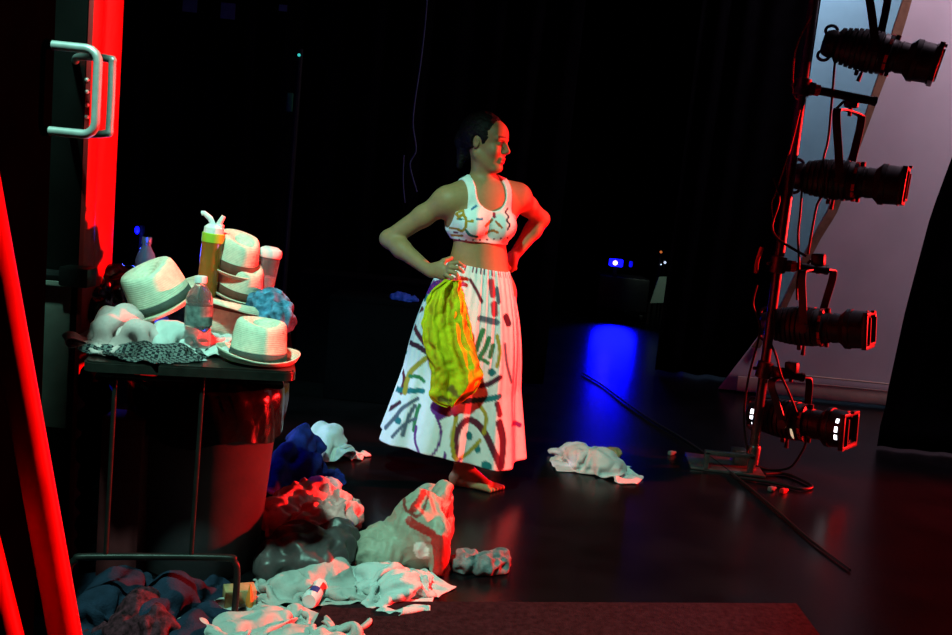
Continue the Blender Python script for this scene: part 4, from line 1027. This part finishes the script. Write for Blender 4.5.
sheet('denim_clothes', [fb(118, 588, 22, 16, 0.10), fb(170, 598, 20, 24, 0.09), fb(100, 604, 20, 20, 0.09), fb(150, 614, 30, 20, 0.10), fb(190, 630, 18, 12, 0.08)], M['denim'],
    'heap of blue denim clothes under the table front', 'clothes', (0.80, 0.62), (60, 48), 0.2, (0.5, 0.45), 32, height=0.16)
sheet('knitted_top', [fb(142, 612, 18, 22, 0.05), fb(154, 628, 18, 16, 0.05), fb(124, 630, 14, 14, 0.05)], M['knit'],
    'dark patterned knit top lying on the denim heap', 'clothes', (0.44, 0.36), (48, 40), 0.9, (0.42, 0.40), 33, height=0.16)
# drink can lying on its side
p = at(307, 594, 2.80); e = empty('drink_can', (p.x, p.y, p.z), 'white can with blue and red print lying on its side', 'can')
e.matrix_world = Matrix.Translation(onz(308, 612) + Vector((0, 0.02, 0.026))) @ Matrix.Rotation(math.radians(-6), 4, 'Z') @ Matrix.Rotation(math.radians(90), 4, 'X')
r = 0.026
bm = bmesh.new(); add_lathe(bm, [(r*0.86, 0.0), (r, 0.006), (r, 0.105), (r*0.8, 0.116), (0, 0.114)][::-1], 28, Matrix.Translation((0, 0, -0.11))); can = from_bm('can_body', bm, M['whiteplastic'], e)
bm = bmesh.new(); add_lathe(bm, [(0, -0.104), (r*0.8, -0.104), (r*0.86, -0.110)], 28); from_bm('can_mouth', bm, M['label_dark'], e)
for nm, a0, a1, z0_, z1_, m in (('blue_print', 50, 110, -0.05, -0.015, 'blueink'), ('red_print', 0, 60, -0.09, -0.05, 'redtape'), ('red_print', 110, 160, -0.07, -0.03, 'redtape')):
    bm = bmesh.new(); A = []
    for k in range(9):
        a = math.radians(a0+(a1-a0)*k/8); A.append([bm.verts.new((r*1.012*math.cos(a), r*1.012*math.sin(a), z)) for z in (z0_, z1_)])
    for s, t in zip(A, A[1:]): bm.faces.new((s[0], t[0], t[1], s[1]))
    from_bm(nm, bm, M[m], can)
# cardboard carton and an orange tipped brush-like scrap
g = onz(236, 609); bm = bmesh.new(); add_box(bm, (-0.045, -0.03, 0), (0.045, 0.03, 0.055), 0.003)
o = from_bm('carton', bm, M['brownbox']); o.location = g+Vector((0, 0.03, 0.0)); o.rotation_euler = (0, 0, 0.4); tag(o, 'small brown carton behind the pale sheet', 'box')
bm = bmesh.new(); add_lathe(bm, [(0, 0), (0.012, 0.003), (0.011, 0.03), (0.002, 0.075), (0, 0.076)], 16)
o = from_bm('orange_cone', bm, M['orange']); o.location = onz(248, 610)+Vector((0, 0.01, 0)); tag(o, 'small pointed orange cap beside the brown carton', 'cap')

# black cases behind the dancer, a blue rag on the lower one
for (pa, pb, Yc, zt, dep, lab) in (((300, 272), (440, 286), 5.65, at(370, 279, 5.65).z, 0.3, 'taller black case behind the dancer\'s elbow'), ((330, 300), (440, 306), 5.25, at(400, 303, 5.25).z, 0.35, 'lower black case in front of the taller one')):
    xa, xb = at(*pa, Yc).x, at(*pb, Yc).x; e = empty('flight_case', ((xa+xb)/2, Yc+dep/2, 0), lab, 'case'); hw = (xb-xa)/2
    bm = bmesh.new(); add_box(bm, (-hw, -dep/2, 0.0), (hw, dep/2, zt), 0.012); cbody = from_bm('case_body', bm, M['blackwall'], e)
    bm = bmesh.new(); add_box(bm, (-hw-0.004, -dep/2-0.004, zt-0.022), (hw+0.004, dep/2+0.004, zt+0.002), 0.003); from_bm('metal_edge', bm, M['blackwall'], cbody)
zc = at(400, 303, 5.25).z
rag('blue_rag', [ab(400, 298, 5.38, 9, 5, 0.05), ab(410, 300, 5.36, 8, 4, 0.05)], M['bluerag'], 'small blue rag on the lower black case', 'cloth', amp=0.012, sc=22, seed=40, h=0.006, zmin=zc+0.003)

# bits fixed high on the dark curtain: paper notes, a hanging lead, a tiny teal lamp
for i, (x, y, wpx, hpx, lab) in enumerate(((190, 4, 14, 15, 'small pale note at the top left, left of the other two'), (228, 11, 14, 15, 'middle one of the three small pale notes at the top'), (283, 8, 8, 6, 'smallest and rightmost of the three pale notes at the top'))):
    c = at(x, y, 6.14); s = 6.14/FPX
    bm = bmesh.new(); add_box(bm, (-wpx*s/2, -0.002, -hpx*s/2), (wpx*s/2, 0.002, hpx*s/2)); o = from_bm('paper_note', bm, M['dimpaper']); o.location = c; tag(o, lab, 'paper', 'pale notes on the curtain')
o = tube_obj('hanging_lead', [at(428, -60, 6.135), at(427, 0, 6.135), at(421, 60, 6.135), at(415, 100, 6.135), at(413, 125, 6.135), at(416, 150, 6.135), at(410, 165, 6.135), at(417, 192, 6.135)], 0.005, M['dimpaper'], None, 8, 6); rebase(o, at(428, -60, 6.135)); tag(o, 'thin pale lead hanging down the curtain above the raised elbow', 'cable')
o = tube_obj('hanging_lead', [at(404, 155, 6.135), at(403, 180, 6.135), at(405, 203, 6.135)], 0.004, M['dimpaper'], None, 8, 4); rebase(o, at(404, 155, 6.135)); tag(o, 'short pale lead end just above the raised elbow', 'cable')
e = empty('indicator_lamp', at(299, 55, 6.06), 'tiny teal indicator lamp on a thin dark post by the curtain', 'lamp')
bm = bmesh.new(); bmesh.ops.create_uvsphere(bm, u_segments=10, v_segments=6, radius=0.010); from_bm('lens', bm, M['tealamp'], e)
pz = at(299, 55, 6.06)
bm = bmesh.new(); add_tube(bm, [(0.0, 0.03, -pz.z+0.0), (0.0, 0.03, 0.04)], 0.02); from_bm('post', bm, M['blackmetal'], e)
bm = bmesh.new(); add_box(bm, (-0.06, -0.0, -0.36), (-0.02, 0.03, -0.24), 0.006); from_bm('box', bm, M['greenreflect'], e)

# far side of the stage: blue lamp on a black cart, a pale post, little lamps
Yf = 10.2
e = empty('lighting_cart', (at(625, 290, Yf).x, Yf, 0), 'black cart across the stage carrying a bright blue lamp', 'cart')
ex = e.location.x
bm = bmesh.new(); xa, xb = at(598, 290, Yf).x-ex, at(648, 300, Yf).x-ex
zt = at(620, 277, Yf).z
add_box(bm, (xa, 0, 0.12), (xb, 0.5, zt), 0.02); from_bm('cart_body', bm, M['blackmetal'], e)
for x in (xa+0.05, xb-0.05):
    bm = bmesh.new(); add_lathe(bm, [(0, -0.02), (0.055, -0.02), (0.06, 0), (0.055, 0.02), (0, 0.02)], 20, Matrix.Translation((x, 0.08, 0.06)) @ AXX); from_bm('wheel', bm, M['cable'], e)
bm = bmesh.new(); c = at(616.5, 263, Yf-0.02); add_box(bm, (c.x-ex-0.075, -0.02, c.z-0.042), (c.x-ex+0.075, 0.06, c.z+0.042), 0.015); f = from_bm('lamp', bm, M['bluelamp'], e); tag(f, 'bright blue lamp')
bm = bmesh.new(); bmesh.ops.create_uvsphere(bm, u_segments=12, v_segments=8, radius=0.026, matrix=Matrix.Translation((c.x-ex-0.015, -0.03, c.z))); from_bm('lamp_core', bm, M['bluecore'], f)
bm = bmesh.new(); add_box(bm, (c.x-ex-0.02, 0.0, zt), (c.x-ex+0.02, 0.04, c.z-0.04)); from_bm('lamp_bracket', bm, M['blackmetal'], e)
bm = bmesh.new(); c2 = at(631, 264, Yf); add_box(bm, (c2.x-ex-0.018, -0.01, c2.z-0.035), (c2.x-ex+0.018, 0.03, c2.z+0.03), 0.01); from_bm('side_lamp', bm, M['bluedim'], e)
ang = [(605, 303), (612, 308), (622, 312), (632, 309)]
o = tube_obj('coiled_cable', [onz(x, y, 0.012) for x, y in ((603, 303), (608, 307), (618, 311), (628, 311), (638, 309), (626, 308), (612, 305), (606, 303))], 0.012, M['blueshine'], None, 8, 5); rebase(o, onz(620, 310, 0.0)); tag(o, 'coiled cable on the far floor under the blue lamp', 'cable')
e = empty('pale_flat', at(656, 300, 10.2)*1, 'narrow pale grey-green panel far across the stage', 'panel'); e.location.z = 0
pv = [at(659, 277, 10.2), at(667, 277, 10.2), at(664, 303, 10.2), at(650, 303, 10.2)]
bm = bmesh.new(); f = bm.faces.new([bm.verts.new(v-e.location) for v in pv]); r = bmesh.ops.extrude_face_region(bm, geom=[f]); bmesh.ops.translate(bm, verts=[v for v in r['geom'] if isinstance(v, bmesh.types.BMVert)], vec=(0, 0.05, 0))
from_bm('panel', bm, M['paleflat'], e)
bm = bmesh.new()
for v in pv[2:]: add_tube(bm, [v-e.location+Vector((0, 0.025, 0)), Vector((v.x-e.location.x, 0.025, 0))], 0.02)
from_bm('leg', bm, M['blackmetal'], e)
for (x, y, rr_, m, lab) in ((665, 262.5, 0.016, 'whitelamp', 'larger of two pinprick white lamps far across the stage'), (661, 264.5, 0.009, 'whitelamp', 'smaller of two pinprick white lamps far across the stage'), (661, 252, 0.016, 'ambermarker', 'pinprick amber lamp above the two white ones')):
    e = empty('marker_lamp', at(x, y, 11.0), lab, 'lamp')
    bm = bmesh.new(); bmesh.ops.create_uvsphere(bm, u_segments=10, v_segments=6, radius=rr_); from_bm('lens', bm, M[m], e)
    bm = bmesh.new(); add_tube(bm, [(0.0, 0.025, 0.03), (0, 0.025, -e.location.z)], 0.012); from_bm('post', bm, M['blackmetal'], e)
# cable taped across the floor
pts = [onz(x, y, 0.008) for x, y in ((582, 373), (602, 385), (622, 400), (650, 419), (690, 443), (730, 472), (770, 505), (810, 540), (850, 570))]
o = tube_obj('floor_cable', pts, 0.006, M['cable'], None, 8, 4); rebase(o, pts[4]); tag(o, 'black cable running diagonally over the open floor', 'cable')

# ================================================================== lantern boom
YB = 4.72
b0 = onz(752, 466); b0 = Vector((b0.x, YB, 0))
boom = empty('lantern_boom', b0, 'tall black pipe boom with steel base plate holding four lanterns', 'stand')
ptop = at(822, -60, YB)
lean = Vector((ptop.x-b0.x, 0, ptop.z))
bm = bmesh.new(); add_tube(bm, [Vector((0, 0, 0.03)), lean*0.5, lean], 0.0242, 20); from_bm('pole', bm, M['boompipe'], boom, sharp=60)
bm = bmesh.new(); add_box(bm, (-0.34, -0.22, 0.0), (0.03, 0.06, 0.012), 0.003, Matrix.Rotation(-0.1, 4, 'Z')); from_bm('base_plate', bm, M['boompipe'], boom)
bm = bmesh.new(); add_lathe(bm, [(0.034, 0.0), (0.036, 0.09), (0.030, 0.10), (0.026, 0.10)], 20, Matrix.Translation((0, 0, 0.01)))
add_box(bm, (-0.11, -0.07, 0.012), (-0.04, 0.03, 0.085), 0.006); from_bm('base_socket', bm, M['boompipe'], boom)
bm = bmesh.new(); add_box(bm, (-0.30, -0.20, 0.085), (-0.05, -0.17, 0.105), 0.003); add_box(bm, (-0.30, -0.20, 0.012), (-0.275, -0.17, 0.10), 0.003); add_box(bm, (-0.075, -0.20, 0.012), (-0.05, -0.17, 0.10), 0.003); from_bm('carry_handle', bm, M['boompipe'], boom)
def polex(z): return b0 + lean*(z/lean.z)
def arm(px0, py0, px1, py1, lab):
    p, q2 = at(px0, py0, YB), at(px1, py1, YB); p = polex(p.z)
    e = empty('boom_arm', p, lab, 'bracket', 'boom arms'); d = q2-p; x = d.length
    e.rotation_euler = (0, -math.asin(d.z/x), 0)
    bm = bmesh.new(); add_tube(bm, [(0.03, 0, 0), (x, 0, 0)], 0.021, 18); add_lathe(bm, [(0, x), (0.024, x), (0.024, x+0.014), (0, x+0.016)], 18, AXX); from_bm('arm_tube', bm, M['blackmetal'], e)
    bm = bmesh.new(); add_lathe(bm, [(0.027, -0.045), (0.040, -0.04), (0.040, 0.04), (0.027, 0.045)], 20); add_box(bm, (0.02, -0.028, -0.03), (0.06, 0.028, 0.03), 0.006); add_tube(bm, [(-0.03, 0, 0.0), (-0.06, -0.02, 0.0)], 0.009)
    from_bm('pole_clamp', bm, M['boompipe'], e)
    bm = bmesh.new(); add_lathe(bm, [(0.022, 0.055), (0.028, 0.058), (0.028, 0.085), (0.022, 0.088)], 18, AXX); tag(from_bm('red_band', bm, M['redtape'], e), 'red tape band')
    return e, x
def lantern(pxr, pyr, pxf, pyf, hang_px, hang_py, lab, lit=False, yaw=25, swivel=0.0):
    """ellipsoidal spotlight: rear cap at (pxr,pyr), front at (pxf,pyf) in the photo; hung from a hook clamp above"""
    Yc = YB+0.02
    s = at(pxr+2, pyr, Yc-0.0); f_ = at(pxf-9, pyf, Yc)
    flat = math.hypot(f_.x-s.x, f_.z-s.z); Lg = 0.585; yw = math.acos(min(1, max(0.5, flat/Lg)))
    mid = (s+f_)/2
    d = Vector((f_.x-s.x, -Lg*math.sin(yw), f_.z-s.z)).normalized()
    side = Vector((-d.y, d.x, 0)).normalized(); upd = d.cross(side)
    if upd.z < 0: upd = -upd; 
    e = empty('stage_lantern', mid, lab, 'stage light', 'stage lanterns on the boom')
    side = upd.cross(d)
    e.matrix_world = Matrix(((d.x, side.x, upd.x, mid.x), (d.y, side.y, upd.y, mid.y), (d.z, side.z, upd.z, mid.z), (0, 0, 0, 1)))
    K = Lg/0.60
    def lz(P): return [(r*1.0, x*K) for r, x in P]
    bm = bmesh.new(); add_lathe(bm, lz([(0, -0.285), (0.045, -0.285), (0.060, -0.275), (0.068, -0.25), (0.068, -0.225), (0.055, -0.215)]), 28, AXX)
    for sg in (1, -1):                                      # loop handles of the rear cap
        add_tube(bm, [(-0.262*K+0.026*math.cos(a)*1.1, 0, sg*0.062+0.024*math.sin(a)) for a in np.linspace(0, 2*PI, 17)[:-1]], 0.008, 8, closed=True)
    cap_ = from_bm('rear_cap', bm, M['blackmetal'], e)
    P = [(0.058, -0.225)]
    for k in range(8):
        x = -0.205+k*0.026; r = 0.080+0.022*math.sin(min(1, (k+1)/6)*PI/2); P += [(r, x), (r, x+0.018), (r-0.008, x+0.019), (r-0.008, x+0.0255)]
    P += [(0.100, 0.005), (0.094, 0.03)]
    bm = bmesh.new(); add_lathe(bm, lz(P), 32, AXX); from_bm('housing', bm, M['blackmetal'], e, sharp=30)
    bm = bmesh.new(); add_lathe(bm, lz([(0.094, 0.028), (0.099, 0.032), (0.099, 0.046), (0.082, 0.05)]), 32, AXX); gate = from_bm('gate_ring', bm, M['blackmetal'], e)
    for a0 in (100, 140, 190, 215, 250, 300):
        bm = bmesh.new(); A = []
        for k in range(5):
            a = math.radians(a0+k*5); A.append([bm.verts.new((x*K, 0.1005*math.cos(a), 0.1005*math.sin(a))) for x in (0.030, 0.046)])
        for u, v in zip(A, A[1:]): bm.faces.new((u[0], u[1], v[1], v[0]))
        tag(from_bm('gate_tape', bm, M['redtape'], gate), 'red marking on the gate')
    P = [(0.080, 0.05), (0.078, 0.06), (0.078, 0.075), (0.073, 0.078), (0.073, 0.09), (0.077, 0.092), (0.074, 0.128), (0.086, 0.142), (0.102, 0.158), (0.102, 0.182), (0.097, 0.185), (0.094, 0.245), (0.098, 0.248), (0.098, 0.256), (0.080, 0.256), (0.078, 0.20), (0, 0.20)]
    bm = bmesh.new(); add_lathe(bm, lz(P), 32, AXX); tube_ = from_bm('lens_tube', bm, M['blackmetal'], e, sharp=30)
    bm = bmesh.new()
    for (ya, yb, za, zb2) in ((-0.10, -0.085, -0.085, 0.085), (0.085, 0.10, -0.085, 0.085), (-0.10, 0.10, -0.092, -0.075), (-0.10, 0.10, 0.075, 0.092)):
        add_box(bm, (0.254*K, ya, za), (0.278*K, yb, zb2), 0.002)
    add_box(bm, (0.278*K, -0.068, -0.066), (0.288*K, -0.058, 0.066)); add_box(bm, (0.278*K, 0.058, -0.066), (0.288*K, 0.068, 0.066)); add_box(bm, (0.278*K, -0.068, -0.07), (0.288*K, 0.068, -0.06)); add_box(bm, (0.274*K, -0.012, 0.088), (0.290*K, 0.012, 0.10))
    from_bm('colour_frame', bm, M['blackmetal'], e)
    bm = bmesh.new(); add_lathe(bm, [(0, 0.19*K), (0.077, 0.19*K), (0.077, 0.197*K), (0, 0.203*K)], 28, AXX); from_bm('lens', bm, M['plastic_clear'], tube_)
    bm = bmesh.new(); add_tube(bm, [(-0.055*K, 0, -0.095), (-0.06*K, 0, -0.15)], [0.006, 0.011]); add_box(bm, (-0.09*K, -0.012, -0.125), (-0.07*K, 0.012, -0.10), 0.004); from_bm('focus_knob', bm, M['blackmetal'], e)
    bm = bmesh.new(); add_tube(bm, [(0.06*K, 0, 0.078), (0.06*K, 0, 0.10)], 0.012); from_bm('tube_knob', bm, M['blackmetal'], tube_); bm = bmesh.new(); add_tube(bm, [(0.06*K, 0, -0.078), (0.06*K, 0, -0.10)], 0.010); from_bm('tube_knob', bm, M['blackmetal'], tube_)
    hp_ = e.matrix_world.inverted() @ at(hang_px, hang_py, Yc+0.0)
    hw = 0.150; x0 = -0.02
    bm = bmesh.new(); top_ = Vector(hp_); pt = []
    base_s = [Vector((x0, -hw, 0.0)), Vector((x0, hw, 0.0))]
    sg_ = 1 if side.x > 0 else -1; swv = Vector((0.30*sg_, 0.95, 0))*hw*0.95
    tA, tB = top_-swv-Vector((0, 0, 0.03)), top_+swv-Vector((0, 0, 0.03))
    path = bez([base_s[0], base_s[0].lerp(tA, 0.5), tA, top_-swv*0.72, top_+swv*0.72, tB, base_s[1].lerp(tB, 0.5), base_s[1]], 5)
    n = len(path); prev = None
    for i, p in enumerate(path):                            # flat strap yoke
        t = (path[min(i+1, n-1)]-path[max(i-1, 0)]).normalized(); wdir = Vector((1, 0, 0)); wdir = (wdir-t*wdir.dot(t)).normalized(); nn = t.cross(wdir)
        cur = [bm.verts.new(p+wdir*a*0.019+nn*b3*0.003) for a, b3 in ((-1, -1), (1, -1), (1, 1), (-1, 1))]
        if prev:
            for k in range(4): bm.faces.new((prev[k], prev[(k+1) % 4], cur[(k+1) % 4], cur[k]))
        else: bm.faces.new(cur[::-1])
        prev = cur
    bm.faces.new(prev)
    yoke = from_bm('yoke', bm, M['blackmetal'], e, sharp=50)
    for sg in (-1, 1):
        bm = bmesh.new(); add_lathe(bm, [(0, 0), (0.020, 0), (0.024, 0.008), (0.024, 0.02), (0, 0.022)], 16, Matrix.Translation((x0, sg*hw, 0)) @ Matrix.Rotation(-sg*PI/2, 4, 'X')); from_bm('yoke_knob', bm, M['blackmetal'], yoke)
    bm = bmesh.new(); add_tube(bm, [top_-Vector((0, 0, 0.02)), top_+Vector((0, 0, 0.03))], 0.010); add_box(bm, tuple(top_+Vector((-0.035, -0.022, 0.02))), tuple(top_+Vector((0.035, 0.022, 0.085))), 0.012)
    add_tube(bm, [top_+Vector((-0.03, -0.03, 0.05)), top_+Vector((-0.065, -0.03, 0.005))], 0.007); from_bm('hook_clamp', bm, M['blackmetal'], yoke)
    if lit:
        for a0, a1, x, r in ((150, 172, -0.235, 0.0695), (180, 196, -0.235, 0.0695), (214, 226, -0.230, 0.0695)):
            bm = bmesh.new(); A = []
            for k in range(6):
                a = math.radians(a0+(a1-a0)*k/5); A.append([bm.verts.new((xx*K, r*math.cos(a), r*math.sin(a))) for xx in (x-0.012, x+0.014)])
            for u, v in zip(A, A[1:]): bm.faces.new((u[0], u[1], v[1], v[0]))
            from_bm('light_leak', bm, M['leak'], cap_)
        for a0, a1 in ((140, 154), (165, 182), (190, 206)):
            bm = bmesh.new(); A = []
            for k in range(6):
                a = math.radians(a0+(a1-a0)*k/5); A.append([bm.verts.new((xx*K, 0.0965*math.cos(a), 0.0965*math.sin(a))) for xx in (0.226, 0.242)])
            for u, v in zip(A, A[1:]): bm.faces.new((u[0], u[1], v[1], v[0]))
            from_bm('light_leak', bm, M['leak'], tube_)
        bm = bmesh.new(); A = []
        for k in range(6):
            a = math.radians(195+40*k/5); A.append([bm.verts.new((xx*K, 0.1015*math.cos(a), 0.1015*math.sin(a))) for xx in (-0.012+0.012*k/5, 0.005+0.006*math.sin(k/5*PI))])
        for u, v in zip(A, A[1:]): bm.faces.new((u[0], u[1], v[1], v[0]))
        from_bm('light_leak', bm, M['leakwarm'], e)
    return e
arm(808, 88, 873, 101, 'black arm clamped across the upper part of the boom')
arm(773, 264, 825, 270, 'black arm clamped across the middle of the boom')
arm(758, 369, 801, 377, 'short black arm clamped low on the boom')
lantern(826, 38, 941, 69, 880, -8, 'black stage lantern at the top of the boom, nose tipped down', swivel=0)
lantern(795, 175, 908, 187, 850, 112, 'black stage lantern second from the top of the boom')
lantern(766, 328, 872, 326, 818, 270, 'black stage lantern third from the top of the boom')
lantern(755, 421, 850, 422, 791, 378, 'lowest stage lantern on the boom, bright light leaking from it', True)
# cables
def cable(pts, lab, r=0.006, Y=YB-0.06, m='cable', name='lantern_cable'):
    P = [at(x, y, Y+(q_[0] if q_ else 0)) for x, y, *q_ in pts]; o = tube_obj(name, P, r, M[m], None, 8, 6); rebase(o, P[0]); return tag(o, lab, 'cable', 'cables on the boom')
cable([(835, 60), (833, 85), (831, 110), (828, 140), (823, 162), (824, 190), (817, 205), (812, 230), (808, 254)], 'black cable hanging from the top lantern past the second one')
cable([(802, 188), (800, 215), (798, 235), (799, 265), (797, 285), (797, 300)], 'black cable dropping from the second lantern to the middle arm')
cable([(774, 178), (779, 200), (772, 225), (777, 238), (790, 247), (806, 256)], 'black cable looping from the pole towards the middle arm', 0.007)
cable([(769, 340), (776, 356), (781, 375), (791, 398), (801, 424), (806, 440), (800, 455), (789, 468), (770, 470), (756, 466)], 'black cable looping round the lowest lantern down to the base')
cable([(812, 15), (800, 38), (794, 60), (793, 90), (797, 100)], 'thin red cable bowing left of the upper pole', 0.004, m='redwire')
cable([(800, 110), (790, 150), (777, 190), (772, 205), (774, 222)], 'thin red cable running beside the pole below the upper arm', 0.004, m='redwire')
cable([(757, 285), (753, 305), (760, 330), (748, 380), (744, 420), (748, 455)], 'cable hanging behind the lower pole', 0.006)
cable([(762, 247), (759, 256), (757, 263), (756, 273)], 'short red taped plug hanging left of the pole', 0.011, YB-0.10, 'redtape')
pts = [onz(x, y, 0.01) for x, y in ((765, 474), (785, 474), (803, 481), (812, 487), (800, 489), (783, 485), (768, 482), (740, 478))]
o = tube_obj('lantern_cable', pts, 0.008, M['cable'], None, 8, 6); rebase(o, pts[0]); tag(o, 'black cable lying in a flat loop on the floor by the boom base', 'cable', 'cables on the boom')
# plug and small taped bits on the floor beside the base
for x, y, m, lab in ((671, 455, 'dimplug', 'small pale plug on the floor left of the boom base'), (771, 491, 'dimplug', 'small pale plug on the floor in front of the boom'), (783, 493, 'redtape', 'dull red cable connector on the floor in front of the boom')):
    g = onz(x, y); bm = bmesh.new(); add_box(bm, (-0.018, -0.012, 0.0), (0.018, 0.012, 0.022), 0.005); add_tube(bm, [(0.016, 0, 0.011), (0.035, 0, 0.011)], 0.007)
    o = from_bm('cable_plug', bm, M[m]); o.location = g; o.rotation_euler = (0, 0, 0.7); tag(o, lab, 'plug')
